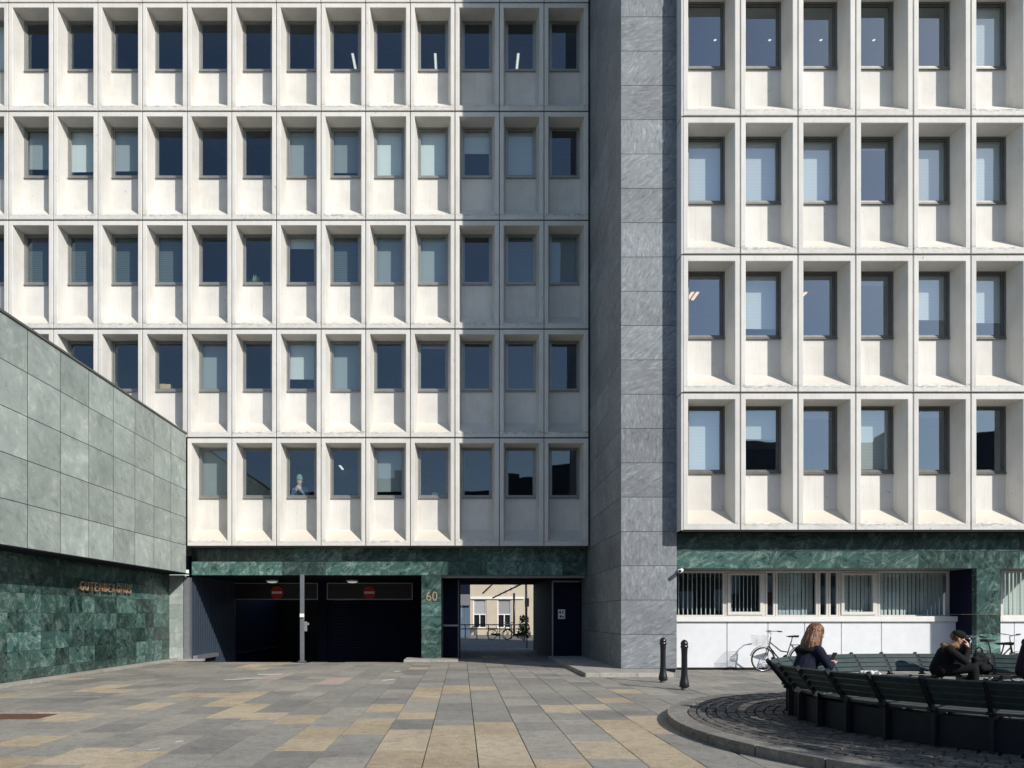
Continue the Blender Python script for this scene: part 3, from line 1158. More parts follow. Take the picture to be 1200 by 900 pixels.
def gwin(px0, px1, cas, blind, nb=0, t=0.055):
    xa, xb = gx(px0, WY), gx(px1, WY)
    bm = BM()
    y0, y1 = WY - 0.03, WY + 0.06
    for lo, hi in (((xa, y0, GZ0), (xa + t, y1, GZ1)), ((xb - t, y0, GZ0), (xb, y1, GZ1)),
                   ((xa + t, y0, GZ0), (xb - t, y1, GZ0 + t * 0.6)), ((xa + t, y0, GZ1 - t), (xb - t, y1, GZ1))):
        box(bm, lo, hi)
    if cas:
        s = 0.085
        a0, a1, z0, z1 = xa + t + 0.005, xb - t - 0.005, GZ0 + t * 0.6 + 0.005, GZ1 - t - 0.005
        for lo, hi in (((a0, y0 - 0.03, z0), (a0 + s, y1 - 0.02, z1)), ((a1 - s, y0 - 0.03, z0), (a1, y1 - 0.02, z1)),
                       ((a0 + s, y0 - 0.03, z0), (a1 - s, y1 - 0.02, z0 + s)), ((a0 + s, y0 - 0.03, z1 - s * 0.7), (a1 - s, y1 - 0.02, z1))):
            box(bm, lo, hi)
    w = obj('window', bm, 'lightframe', right, local=False)
    bm = BM()
    box(bm, (xa + t, WY + 0.01, GZ0 + 0.03), (xb - t, WY + 0.016, GZ1 - t), skip=('b', 't', 'l', 'r', 'k'))
    obj('pane', bm, 'glass', w, local=False)
    if blind == 'full':
        bm = BM()
        n = max(2, int((xb - xa) / 0.115))
        p = (xb - xa - 0.1) / n
        for i in range(n):
            x = xa + 0.05 + p * i
            q = random.uniform(-0.02, 0.02)
            hexa(bm, [(x + 0.004, WY + 0.16 + q, GZ0), (x + p - 0.002, WY + 0.19, GZ0), (x + p - 0.002, WY + 0.194, GZ0), (x + 0.004, WY + 0.164 + q, GZ0)],
                 [(x + 0.004, WY + 0.16 + q, GZ1), (x + p - 0.002, WY + 0.19, GZ1), (x + p - 0.002, WY + 0.194, GZ1), (x + 0.004, WY + 0.164 + q, GZ1)])
        obj('blind', bm, 'blind_grey' if nb else 'blind_white', w, local=False)
    elif blind == 'open':       # slats turned edge-on
        bm = BM()
        for i in range(nb):
            x = xa + t + (xb - xa - 2 * t) * (i + 0.5) / nb
            hexa(bm, [(x, WY + 0.12, GZ0), (x + 0.018, WY + 0.12, GZ0), (x + 0.05, WY + 0.2, GZ0), (x + 0.032, WY + 0.2, GZ0)],
                 [(x, WY + 0.12, GZ1), (x + 0.018, WY + 0.12, GZ1), (x + 0.05, WY + 0.2, GZ1), (x + 0.032, WY + 0.2, GZ1)])
        obj('blind', bm, 'blind_white', w, local=False)
    return w


gwin(770, 849, False, 'open', 14)
gwin(849.5, 896, True, 'open', 9)
gwin(896.5, 908, False, None)
gwin(908.5, 958, False, 'full')
gwin(958.5, 970, False, None)
gwin(970.5, 982, False, None)
gwin(982.5, 1028, True, 'full')
gwin(1028.5, 1112, False, 'full')
gwin(1172, 1222, False, 'full')
bm = BM()
box(bm, (gx(899, WY), WY + 0.13, GZ0), (gx(905, WY), WY + 0.15, GZ1 - 0.1))
obj('curtain', bm, 'maroon', right, local=False)
bm = BM()
box(bm, (5.74, 25.0, 0.0), (RX1, 25.1, 2.78)); box(bm, (gx(1112, WY) + 0.004, WY - 0.02, 1.496), (13.785, WY + 0.05, 2.776))
box(bm, (5.74, WY + 0.1, 0.6), (RX1, 25.0, 0.62))
obj('room_wall', bm, 'inwall', right, local=False)

# ------------------------------------------------------------------ annex on the left
AX, AXL = -9.11, -9.85
AZ0, AZ1 = 2.92, 7.52
annex = thing('annex_building', 'low left annex clad in pale green-grey slate above a dark green marble wall', 'building', (AX, 15.0, 0))
bm = BM()
rp = (AZ1 - AZ0) / 5
y = 25.39
n = 0
while y > 2.0:
    for r in range(5):
        box(bm, (AX - 0.003, y - 1.325 + 0.012, AZ0 + r * rp + 0.008), (AX, y - 0.012, AZ0 + (r + 1) * rp - 0.008))
    y -= 1.325
    n += 1
ya = y
obj('slab_cladding', bm, 'annex', annex, local=False)
bm = BM()
box(bm, (-18, ya, AZ0 + 0.01), (AX - 0.0035, 25.385, AZ1 - 0.02))
obj('core', bm, 'dark', annex, local=False)
bm = BM()
box(bm, (AX - 0.4, ya, AZ1), (AX + 0.03, 25.39, AZ1 + 0.05))
obj('coping', bm, 'darkframe', annex, local=False)
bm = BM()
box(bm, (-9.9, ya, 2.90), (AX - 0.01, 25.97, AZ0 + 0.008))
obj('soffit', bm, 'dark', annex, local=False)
bm = BM()
hr = [0.06, 0.30, 0.72, 1.14, 1.58, 2.02, 2.46, 2.898]
y = 25.89
col = 0
while y > 2.2:
    for a, b in zip(hr[:-1], hr[1:]):
        if random.random() < 0.45:
            box(bm, (AXL - 0.008, y - 1.32 + 0.003, a + 0.003), (AXL, y - 0.003, b - 0.003))
        else:
            box(bm, (AXL - 0.008, y - 1.32 + 0.003, a + 0.003), (AXL, y - 0.663, b - 0.003))
            box(bm, (AXL - 0.008, y - 0.657, a + 0.003), (AXL, y - 0.003, b - 0.003))
    y -= 1.32
obj('marble_wall', bm, 'marble', annex, local=False)
bm = BM()
box(bm, (-18, ya, 0.0), (AXL - 0.0085, 25.9, 2.9))
obj('wall_core', bm, 'dark', annex, local=False)

# building name in bronze capitals on the marble wall
sign = thing('wall_lettering', 'bronze capital letters reading GUTENBERGHUS on the dark green marble wall', 'lettering', (AXL + 0.03, 19.7, 2.17))
word = 'GUTENBERGHUS'
pitch = 3.12 / len(word)
for i, ch in enumerate(word):
    b = text_bm(ch, 0.335, 0.035)
    xs = [v.co.x for v in b.verts]
    w = max(xs) - min(xs)
    for v in b.verts:
        v.co.x = (v.co.x - min(xs)) * (0.185 / w)
    b.faces.layers.float.new('tone'); b.faces.layers.float.new('kind')
    # x -> +Y, y -> +Z, z -> +X
    bmesh.ops.transform(b, matrix=Matrix(((0, 0, 1, 0), (1, 0, 0, 0), (0, 1, 0, 0), (0, 0, 0, 1))), verts=b.verts)
    o = obj('letter', b, 'bronze', sign)
    o.location = (0.03, i * pitch, 0)

number = thing('house_number', 'pale brass house number 60 on the green marble pillar', 'house number', (gx(499.5, BDY), BDY - 0.01, 2.02))
for i, ch in enumerate('60'):
    b = text_bm(ch, 0.45, 0.02)
    bmesh.ops.transform(b, matrix=Matrix(((1, 0, 0, 0), (0, 0, -1, 0), (0, 1, 0, 0), (0, 0, 0, 1))), verts=b.verts)
    xs = [v.co.x for v in b.verts]
    w = max(xs) - min(xs)
    for v in b.verts:
        v.co.x = (v.co.x - min(xs)) * (0.17 / w)
    o = obj('numeral', b, 'brass', number)
    o.location = (i * 0.205, -0.012, 0)

# ------------------------------------------------------------------ small fixed things
for px, lab in ((325, 'round red no entry sign above the open black garage bay'), (433, 'round red no entry sign above the closed garage shutter')):
    s = thing('no_entry_sign', lab, 'traffic sign', (gx(px, GY), GY - 0.05, gz(694.5, GY)), 0, 'no entry signs over the garage bays')
    bm = BM()
    for r_, y_ in ((0.255, 0.0),):
        ring = [bm.verts.new((r_ * math.cos(2 * PI * i / 32), -0.012, r_ * math.sin(2 * PI * i / 32))) for i in range(32)]
        rk = [bm.verts.new((r_ * math.cos(2 * PI * i / 32), 0.02, r_ * math.sin(2 * PI * i / 32))) for i in range(32)]
        bm.faces.new(ring)
        for i in range(32):
            bm.faces.new((ring[i], rk[i], rk[(i + 1) % 32], ring[(i + 1) % 32]))
    obj('disc', bm, 'red', s, fix=True)
    bm = BM()
    box(bm, (-0.2, -0.018, -0.045), (0.2, -0.0125, 0.045))
    obj('bar', bm, 'signwhite', s)
for px, lab in ((319, 'glowing round ceiling lamp over the open black garage bay'), (413, 'glowing round ceiling lamp over the closed garage shutter')):
    d = 29.6
    l = thing('ceiling_light', lab, 'ceiling light', (gx(px, d), d, 2.885), 0, 'round ceiling lamps in the garage entrance')
    bm = BM(); lathe(bm, [(0.2, -0.06), (0.24, -0.03), (0.24, 0.0)]); obj('housing', bm, 'signwhite', l)
    bm = BM(); lathe(bm, [(0.02, -0.11), (0.13, -0.10), (0.19, -0.075), (0.2, -0.062)]); obj('diffuser', bm, 'lampdim', l)

post = thing('access_post', 'slim grey steel post with white card reader in front of the garage', 'post', (-5.23, 25.2, 0))
bm = BM(); box(bm, (-0.065, -0.065, 0), (0.065, 0.065, 2.86)); box(bm, (-0.12, -0.12, 0), (0.12, 0.12, 0.03)); obj('column', bm, 'posts', post, bevel=0.01)
bm = BM(); box(bm, (-0.06, -0.13, 1.46), (0.08, -0.066, 1.58)); obj('card_reader', bm, 'signwhite', post, bevel=0.01)
bm = BM(); box(bm, (0.066, -0.07, 1.0), (0.16, 0.05, 1.32)); box(bm, (0.161, -0.03, 1.2), (0.22, 0.03, 1.28)); obj('intercom', bm, 'steel', post, bevel=0.01)

notice = thing('notice_plate', 'white notice with two black symbols on the dark passage door', 'notice', (gx(654, 27.15), 27.146, 1.4))
bm = BM(); box(bm, (0, -0.012, 0), (0.245, 0.0, 0.335)); obj('plate', bm, 'signwhite', notice)
bm = BM()
box(bm, (0.04, -0.015, 0.19), (0.10, -0.0125, 0.29)); box(bm, (0.125, -0.015, 0.19), (0.205, -0.0125, 0.215)); box(bm, (0.14, -0.015, 0.235), (0.19, -0.0125, 0.29))
box(bm, (0.05, -0.015, 0.05), (0.12, -0.0125, 0.13)); box(bm, (0.14, -0.015, 0.05), (0.20, -0.0125, 0.10))
obj('symbols', bm, 'black', notice)

gate = thing('metal_gate', 'dark folded-back gate leaf with grey push bar beside the 60 pillar', 'gate', (gx(519, 26.8), 27.1, 0.02))
gw = 0.52
bm = BM()
for i in range(5):
    box(bm, (0.0 + i * gw / 5 + 0.006, -0.02, 0.06), ((i + 1) * gw / 5 - 0.006, 0.02, 2.72))
obj('leaf', bm, 'navy', gate)
bm = BM()
box(bm, (-0.03, -0.03, 0.0), (-0.001, 0.03, 2.76)); box(bm, (gw + 0.001, -0.03, 0.0), (gw + 0.05, 0.03, 2.76))
obj('gate_frame', bm, 'darkframe', gate)
bm = BM(); box(bm, (0.02, -0.09, 1.12), (gw + 0.02, -0.05, 1.18)); box(bm, (0.04, -0.05, 1.13), (0.08, -0.02, 1.17)); box(bm, (gw - 0.06, -0.05, 1.13), (gw - 0.02, -0.02, 1.17))
obj('push_bar', bm, 'steel', gate)

cam_t = thing('security_camera', 'small white security camera at the tower corner under the marble band', 'camera', (5.80, 20.40, 2.70))
bm = BM(); box(bm, (-0.05, -0.03, 0.0), (0.03, 0.12, 0.05)); obj('bracket', bm, 'signwhite', cam_t)
bm = BM(); tube(bm, (-0.06, -0.2, -0.02), (0.05, 0.02, 0.02), 0.05, 0.055, 16); obj('housing', bm, 'signwhite', cam_t)
bm = BM(); tube(bm, (-0.062, -0.204, -0.021), (-0.065, -0.21, -0.022), 0.035, 0.035, 16); obj('lens', bm, 'black', cam_t)

x, y = ground(22, 840)
bm = BM()
box(bm, (-0.42, -0.28, -0.02), (0.42, 0.28, 0.004))
for i in range(8):
    box(bm, (-0.38 + i * 0.1, -0.24, 0.0041), (-0.33 + i * 0.1, 0.24, 0.009))
mh = obj('drain_cover', bm, 'rust')
mh.location = (x, y, 0.006)
tag(mh, 'rusty rectangular drain cover set in the grey paving at left', 'drain cover')

# lamps and a few belongings seen through the office windows


def tube_light(px, py, row, side, length, mat, lab, grp):
    if side == 'L':
        z = LZ + LH * row + LH - 0.20
    else:
        z = RZ + RH * row + RH - 0.20
    d = (z - EYE) * F / (HZ - py)
    l = thing('ceiling_light', lab, 'ceiling light', (gx(px, d), d, z), 0, grp)
    bm = BM(); box(bm, (-0.06, 0, 0.03), (0.06, length, 0.075)); obj('housing', bm, 'signwhite', l)
    bm = BM(); box(bm, (-0.034, 0.02, 0.0), (0.034, length - 0.02, 0.0299)); obj('tube', bm, mat, l)


G = 'lit ceiling tubes seen through the office windows'
tube_light(413, 63, 4, 'L', 0.9, 'lampwarm', 'white ceiling tube inside a top row window, leftmost of the three there', G)
tube_light(510, 63, 4, 'L', 0.9, 'lampwarm', 'white ceiling tube inside a top row window, middle one of the three there', G)
tube_light(607.5, 63, 4, 'L', 0.9, 'lampwarm', 'white ceiling tube inside a shaded top row window near the tower', G)
tube_light(290, 549, 0, 'L', 0.8, 'lampwarm', 'lit ceiling tube inside a bottom row window above the garage sign, nearest the glass', G)
tube_light(301, 558, 0, 'L', 0.8, 'lampwarm', 'lit ceiling tube inside a bottom row window above the garage sign, deeper in the room', G)
tube_light(398, 546, 0, 'L', 0.8, 'lampwarm', 'lit ceiling tube beside the capped figure, upper of two in its bottom row window', G)
tube_light(408, 558, 0, 'L', 0.8, 'lampwarm', 'lit ceiling tube beside the capped figure, lower of two in its bottom row window', G)
for k, px in enumerate((812, 818, 945)):
    tube_light(px, 343, 1, 'R', 0.55, 'lampamber', ('amber ceiling tube in the corner window next to the tower, outer of a pair', 'amber ceiling tube in the corner window next to the tower, inner of a pair',
                                                 'single amber ceiling tube in the third window from the tower')[k], 'amber ceiling tubes in the projecting block')
for k, px in enumerate((838, 902, 962, 1024)):
    d = 22.0
    l = thing('pendant_lamp', ('small white globe lamp in the top window next to the tower', 'small white globe lamp in the second top window from the tower',
                               'small white globe lamp in the third top window from the tower', 'small white globe lamp in the fourth top window from the tower')[k], 'pendant lamp',
              (gx(px, d), d, gz(44, d)), 0, 'globe lamps in the top windows of the projecting block')
    bm = BM(); ball(bm, (0, 0, 0), 0.085, 3); obj('globe', bm, mat_emit('lit_globe', (1, 0.97, 0.92), 1.2) if k == 0 else bpy.data.materials['lit_globe'], l)
    bm = BM(); tube(bm, (0, 0, 0.08), (0, 0, RZ + RH * 4 - 0.12 - gz(44, d)), 0.008); obj('cord', bm, 'black', l)

# potted plant, paper box, cream lampshade on window ledges
d = 26.22
pl = thing('potted_plant', 'leafy green pot plant on the ledge inside a third row window', 'plant', (gx(297, d), d, LZ + 2 * LH + 1.60))
bm = BM(); lathe(bm, [(0.07, 0), (0.10, 0.16), (0.105, 0.17)]); obj('pot', bm, 'signwhite', pl)
bm = BM()
for i in range(44):
    a = random.random() * 2 * PI; e_ = random.uniform(0.2, 1.3)
    dv = Vector((math.cos(a) * math.cos(e_), math.sin(a) * math.cos(e_) * 0.5, math.sin(e_)))
    b0 = Vector((0, 0, 0.16)); t_ = b0 + dv * random.uniform(0.24, 0.46); md = b0 + (t_ - b0) * 0.6
    sd = dv.cross(Vector((0, 0, 1))).normalized() * 0.035
    bm.faces.new([bm.verts.new(p) for p in (b0, md + sd, t_, md - sd)])
obj('foliage', bm, 'houseplant', pl)
cb = thing('cardboard_box', 'pale cardboard box standing in a fourth row window corner', 'box', (gx(189, 26.25), 26.25, LZ + LH + 1.66))
bm = BM(); box(bm, (-0.02, -0.1, 0), (0.34, 0.15, 0.34)); obj('carton', bm, 'card', cb, bevel=0.005)
bm = BM(); box(bm, (-0.022, -0.102, 0.341), (0.16, 0.152, 0.35)); obj('flap', bm, 'card', cb)
ls = thing('table_lamp', 'cream lampshade on the ledge inside a bottom row window', 'lamp', (gx(510, 26.3), 26.3, LZ + 1.60))
bm = BM(); lathe(bm, [(0.07, 0), (0.07, 0.02), (0.015, 0.03), (0.015, 0.12)]); obj('lamp_base', bm, 'bronze', ls)
bm = BM(); lathe(bm, [(0.15, 0.10), (0.14, 0.22), (0.09, 0.32)]); obj('lamp_shade', bm, 'card', ls)
# ledges that carry them
bm = BM()
for r in range(5):
    box(bm, (WX0, FY + 0.66, LZ + r * LH + 1.56), (LX1 - 0.1, FY + 1.15, LZ + r * LH + 1.60))
obj('window_ledge', bm, 'inside', wing, local=False)

# ------------------------------------------------------------------ courtyard seen through the passage
CY = 62.0
cb_ = thing('courtyard_building', 'sunlit cream house with white windows seen through the passage', 'building', (3.0, CY, 0))
bm = BM()
wz0, wz1 = gz(736, CY), gz(703, CY)
wx = [(gx(554.5, CY), gx(570, CY)), (gx(583, CY), gx(599, CY))]
xs = [gx(551, CY), wx[0][0], wx[0][1], wx[1][0], wx[1][1], 16.0]
for a, b in ((xs[0], xs[1]), (xs[2], xs[3]), (xs[4], xs[5])):
    box(bm, (a, CY, -0.02), (b, CY + 0.4, 9.0))
for a, b in wx:
    box(bm, (a, CY, -0.02), (b, CY + 0.4, wz0)); box(bm, (a, CY, wz1), (b, CY + 0.4, 9.0))
box(bm, (xs[0], CY + 0.6, -0.02), (16, CY + 8, 9.0))
obj('wall', bm, 'cream', cb_, local=False)
bm = BM(); box(bm, (xs[0] - 0.02, CY - 0.12, gz(702, CY)), (gx(614, CY), CY - 0.002, gz(699.5, CY))); obj('string_course', bm, 'signwhite', cb_, local=False)
for a, b in wx:
    bm = BM()
    t = 0.08
    zm = gz(720, CY)
    box(bm, (a, CY + 0.05, wz0), (a + t, CY + 0.12, wz1)); box(bm, (b - t, CY + 0.05, wz0), (b, CY + 0.12, wz1))
    box(bm, (a + t, CY + 0.05, wz0), (b - t, CY + 0.12, wz0 + t)); box(bm, (a + t, CY + 0.05, zm - t / 2), (b - t, CY + 0.12, zm + t / 2))
    box(bm, ((a + b) / 2 - 0.04, CY + 0.05, wz0 + t), ((a + b) / 2 + 0.04, CY + 0.12, zm - t / 2))
    w = obj('window', bm, 'signwhite', cb_, local=False)
    bm = BM(); box(bm, (a + t, CY + 0.2, wz0), (b - t, CY + 0.21, zm)); obj('pane', bm, 'black', w, local=False)
    bm = BM(); box(bm, (a + t, CY + 0.1, zm + t / 2), (b - t, CY + 0.115, wz1)); obj('blind', bm, 'blind_grey', w, local=False)

sh = thing('courtyard_shed', 'low blue-grey boarded shed at the left of the courtyard', 'shed', (-0.6, 55, 0))
bm = BM()
for i in range(14):
    box(bm, (-2.2 + i * 0.2 + 0.005, 55, 0), (-2.2 + (i + 1) * 0.2 - 0.005, 58, 2.25))
obj('boarding', bm, 'blueshed', sh, local=False)
bm = BM(); box(bm, (-2.3, 54.8, 2.26), (0.62, 58.1, 3.05)); obj('fascia', bm, 'steel', sh, local=False)
bm = BM(); box(bm, (-2.2, 55.1, 3.051), (0.6, 58.0, 5.2)); obj('upper_wall', bm, 'navy', sh, local=False)

rl = thing('railing', 'dark steel railing across the shaded courtyard', 'railing', (gx(580, 50), 50, 0))
bm = BM()
x0, x1 = gx(540, 50), gx(618, 50)
for z in (gz(737, 50), gz(733, 50) + 0.05):
    tube(bm, (x0, 50, z), (x1, 50, z), 0.035)
obj('rail', bm, 'black', rl, local=False)
for i in range(6):
    x = x0 + 0.3 + i * (x1 - x0 - 0.6) / 5
    bm = BM(); tube(bm, (x, 50, 0), (x, 50, gz(733, 50) + 0.05), 0.03); obj('post', bm, 'black', rl, local=False)

ss = thing('metal_staircase', 'outdoor steel staircase climbing to the right above the courtyard windows', 'staircase', (4.0, 58, 0))
d = 58.0
for i in range(6):
    px, py = 581 + i * 5.6, 697.5 - i * 3.1
    bm = BM(); box(bm, (gx(px, d), d - 0.9, gz(py, d) - 0.05), (gx(px + 7.5, d), d, gz(py, d))); obj('tread', bm, 'sillwhite', ss, local=False)
bm = BM()
for yy in (d - 0.95, d + 0.02):
    hexa(bm, [(gx(577, d), yy, gz(700, d) - 0.12), (gx(618, d), yy, gz(679, d) - 0.2), (gx(618, d), yy + 0.05, gz(679, d) - 0.2), (gx(577, d), yy + 0.05, gz(700, d) - 0.12)],
         [(gx(577, d), yy, gz(700, d) + 0.0), (gx(618, d), yy, gz(679, d) - 0.06), (gx(618, d), yy + 0.05, gz(679, d) - 0.06), (gx(577, d), yy + 0.05, gz(700, d) + 0.0)])
tube(bm, (gx(565, d), d - 0.9, gz(696, d)), (gx(580, d), d - 0.9, gz(682, d)), 0.06)
tube(bm, (gx(602, d), d - 0.4, 0), (gx(602, d), d - 0.4, gz(700, d) + 0.3), 0.08)
tube(bm, (gx(616, d), d - 0.4, 0), (gx(616, d), d - 0.4, gz(680, d)), 0.08)
obj('stringers', bm, 'black', ss, local=False)

bsign = thing('hanging_sign', 'small white sign on a wall bracket at the right of the courtyard', 'sign', (gx(617.5, 36), 36, 0))
bm = BM(); box(bm, (gx(615, 36), 36, gz(711, 36)), (gx(620, 36), 36.04, gz(701, 36))); obj('board', bm, 'signwhite', bsign, local=False)
bm = BM(); tube(bm, (gx(617.5, 36), 36.02, gz(701, 36)), (gx(617.5, 36), 36.02, gz(701, 36) + 0.35), 0.02); tube(bm, (gx(617.5, 36), 36.02, 0), (gx(617.5, 36), 36.02, gz(711, 36)), 0.025)
obj('bracket', bm, 'black', bsign, local=False)
sbush = thing('shrub', 'dark leafy shrub at the right end of the courtyard railing', 'shrub', (gx(614, 44), 44, 0))
bm = BM()
for i in range(420):
    a = random.random() * 2 * PI; rr = 0.42 * math.sqrt(random.random()); h = random.uniform(0.25, 1.55)
    c = Vector((rr * math.cos(a) * (1.15 - 0.4 * h), rr * math.sin(a), h))
    u = Vector((random.uniform(-1, 1), random.uniform(-1, 1), random.uniform(-1, 1))).normalized() * 0.07
    v = u.cross(Vector((random.random(), random.random(), 1))).normalized() * 0.05
    bm.faces.new([bm.verts.new(p) for p in (c - u, c - v, c + u, c + v)])
obj('foliage', bm, 'leaf', sbush)
bm = BM(); tube(bm, (0, 0, 0), (0.02, 0, 0.6), 0.04, 0.025); tube(bm, (0.02, 0, 0.5), (-0.15, 0.05, 0.9), 0.02, 0.01); obj('stem', bm, 'rust', sbush)

# ------------------------------------------------------------------ house across the square, behind the viewer: the windows mirror it
op = thing('terrace_building', 'dark terrace with a steep slate roof facing the offices from across the square', 'building', (0, -34, 0))
bm = BM(); box(bm, (-75, -44, 0), (125, -34, 13.0)); obj('wall', bm, 'brick', op, local=False)
bm = BM()
x = -75
i = 0
hs = (16.2, 17.4, 15.6, 17.0, 16.6)
while x < 125:
    w = (18, 22, 14, 25, 21)[i % 5]
    h = hs[i % 5]
    w = min(w, 125 - x)
    hexa(bm, [(x, -44.3, 13.0), (x + w, -44.3, 13.0), (x + w, -33.7, 13.0), (x, -33.7, 13.0)],
         [(x, -41, h), (x + w, -41, h), (x + w, -36.5, h), (x, -36.5, h)])
    box(bm, (x + w * 0.5, -40, h - 0.5), (x + w * 0.5 + 1.2, -38.6, h + 1.3))
    x += w
    i += 1
obj('roof', bm, 'slate', op, local=False)
bm = BM()
for i in range(60):
    for k in range(4):
        x = -73 + i * 3.25
        box(bm, (x, -33.995, 1.2 + k * 3.1), (x + 1.2, -33.95, 3.0 + k * 3.1))
obj('window_surrounds', bm, 'sillwhite', op, local=False)

# ------------------------------------------------------------------ bollards


def make_bollard():
    b = thing('bollard', 'black cast iron bollard nearer the round platform', 'bollard', (0, 0, 0), 0, 'cast iron bollards beside the tower')
    bm = BM()
    lathe(bm, [(0.098, 0.06), (0.100, 0.085), (0.097, 0.13), (0.088, 0.17), (0.072, 0.25), (0.064, 0.33), (0.060, 0.50), (0.060, 0.72), (0.066, 0.84),
               (0.072, 0.86), (0.079, 0.868), (0.079, 0.89), (0.070, 0.90), (0.070, 0.925), (0.076, 0.932), (0.076, 0.945), (0.066, 0.975), (0.045, 1.005), (0.018, 1.02), (0.004, 1.022)])
    obj('shaft', bm, 'iron', b)
    bm = BM(); lathe(bm, [(0.072, -0.01), (0.07, 0.062)]); obj('base', bm, 'granite', b)
    return b


b0 = make_bollard()
x, y = ground(802, 808.5)
b0.location = (x, y, 0)
x, y = ground(777, 800)
dup_thing(b0, (x, y, 0), 0.6, 'black cast iron bollard farther back, closer to the slate tower')

# ------------------------------------------------------------------ round platform and seat
bm = BM()
PR, PZ = 4.68, 0.12
n = 34
for i in range(n):
    a0, a1 = 2 * PI * (i + 0.012) / n, 2 * PI * (i + 0.988) / n

    def p(r, a, z):
        return (BC[0] + r * math.cos(a), BC[1] + r * math.sin(a), z)
    m_ = 3
    for k in range(m_):
        b0_, b1_ = a0 + (a1 - a0) * k / m_, a0 + (a1 - a0) * (k + 1) / m_
        t = (i * 0.618) % 1
        hexa(bm, [p(4.41, b0_, -0.02), p(PR, b0_, -0.02), p(PR, b1_, -0.02), p(4.41, b1_, -0.02)],
             [p(4.41, b0_, PZ), p(PR, b0_, PZ), p(PR, b1_, PZ), p(4.41, b1_, PZ)], t)
struct('platform_kerb', bm, 'granite')
bm = BM()
r = 4.395
k = 0
while r > 0.3:
    w = random.uniform(0.115, 0.15) if r > 2.2 else 0.3
    cnt = max(6, int(2 * PI * r / (0.185 if r > 2.2 else 0.34)))
    o_ = random.random()
    for i in range(cnt):
        a0, a1 = 2 * PI * (i + o_) / cnt, 2 * PI * (i + 1 + o_) / cnt
        ga = 0.012 / r / 2 + random.uniform(0, 0.006) / r
        a0 += ga; a1 -= ga
        ra, rb = r - w + 0.008, r - 0.006
        z = PZ + random.uniform(-0.010, 0.002)
        j = lambda: random.uniform(-0.006, 0.006)
        pts = [(rb + j(), a0), (rb + j(), a1), (ra + j(), a1), (ra + j(), a0)]
        bot = [(BC[0] + q * math.cos(a), BC[1] + q * math.sin(a), 0.06) for q, a in pts]
        rm = (ra + rb) / 2; am = (a0 + a1) / 2
        top = [(BC[0] + (q + (rm - q) * 0.10) * math.cos(a + (am - a) * 0.09), BC[1] + (q + (rm - q) * 0.10) * math.sin(a + (am - a) * 0.09), z) for q, a in pts]
        hexa(bm, bot, top)
    r -= w
    k += 1
struct('cobbles', bm, 'cobble')
bm = BM()
vs = [bm.verts.new((BC[0] + 4.415 * math.cos(2 * PI * i / 96), BC[1] + 4.415 * math.sin(2 * PI * i / 96), PZ - 0.028)) for i in range(96)]
bm.faces.new(vs)
struct('platform_bed', bm, 'bed')

seat = thing('ring_bench', 'large round dark green slatted bench standing on the cobbled platform', 'bench', (BC[0], BC[1], PZ))
NS = 36


def rp_(r, a, z): return (r * math.cos(a), r * math.sin(a), z)


def seg_back():
    bm = BM()
    a0, a1 = -PI / NS + 0.008, PI / NS - 0.008
    r0, z0, r1, z1 = 3.055, 0.46, 3.27, 0.745
    L = math.hypot(r1 - r0, z1 - z0)
    ux, uz = (r1 - r0) / L, (z1 - z0) / L
    nx, nz = uz, -ux
    t = 0.028
    ns = 4
    for i in range(ns):
        s0, s1 = L * i / ns + 0.006, L * (i + 1) / ns - 0.006
        A = (r0 + ux * s0, z0 + uz * s0); B = (r0 + ux * s1, z0 + uz * s1)
        bot = [rp_(A[0], a0, A[1]), rp_(A[0] + nx * t, a0, A[1] + nz * t), rp_(A[0] + nx * t, a1, A[1] + nz * t), rp_(A[0], a1, A[1])]
        top = [rp_(B[0], a0, B[1]), rp_(B[0] + nx * t, a0, B[1] + nz * t), rp_(B[0] + nx * t, a1, B[1] + nz * t), rp_(B[0], a1, B[1])]
        hexa(bm, bot, top)
    return bm


def seg_seat():
    bm = BM()
    a0, a1 = -PI / NS + 0.008, PI / NS - 0.008
    for i in range(4):
        ra, rb = 2.56 + i * 0.118, 2.56 + (i + 1) * 0.118 - 0.014
        za, zb = 0.435 - i * 0.008, 0.435 - (i + 1) * 0.008
        hexa(bm, [rp_(ra, a0, za - 0.032), rp_(rb, a0, zb - 0.032), rp_(rb, a1, zb - 0.032), rp_(ra, a1, za - 0.032)],
             [rp_(ra, a0, za), rp_(rb, a0, zb), rp_(rb, a1, zb), rp_(ra, a1, za)])
    return bm


def seg_support():
    """cast bracket at every joint: leg, seat arm and leaning back stay"""
    bm = BM()
    h = 0.022

    def bar(p, q, w):
        p, q = Vector((p[0], 0, p[1])), Vector((q[0], 0, q[1]))
        dv = (q - p).normalized()
        nv = Vector((-dv.z, 0, dv.x)) * w / 2
        y = Vector((0, h, 0))
        hexa(bm, [p - nv - y, p + nv - y, p + nv + y, p - nv + y], [q - nv - y, q + nv - y, q + nv + y, q - nv + y])
    bar((2.62, 0.0), (2.62, 0.385), 0.07)
    bar((2.585, 0.375), (3.06, 0.355), 0.05)
    bar((3.02, 0.0), (3.02, 0.42), 0.08)
    bar((3.03, 0.37), (3.325, 0.75), 0.055)
    tube(bm, (3.10, -0.035, 0.40), (3.10, 0.035, 0.40), 0.022, n=10)
    bmesh.ops.rotate(bm, verts=bm.verts, cent=(0, 0, 0), matrix=Matrix.Rotation(PI / NS, 3, 'Z'))
    return bm


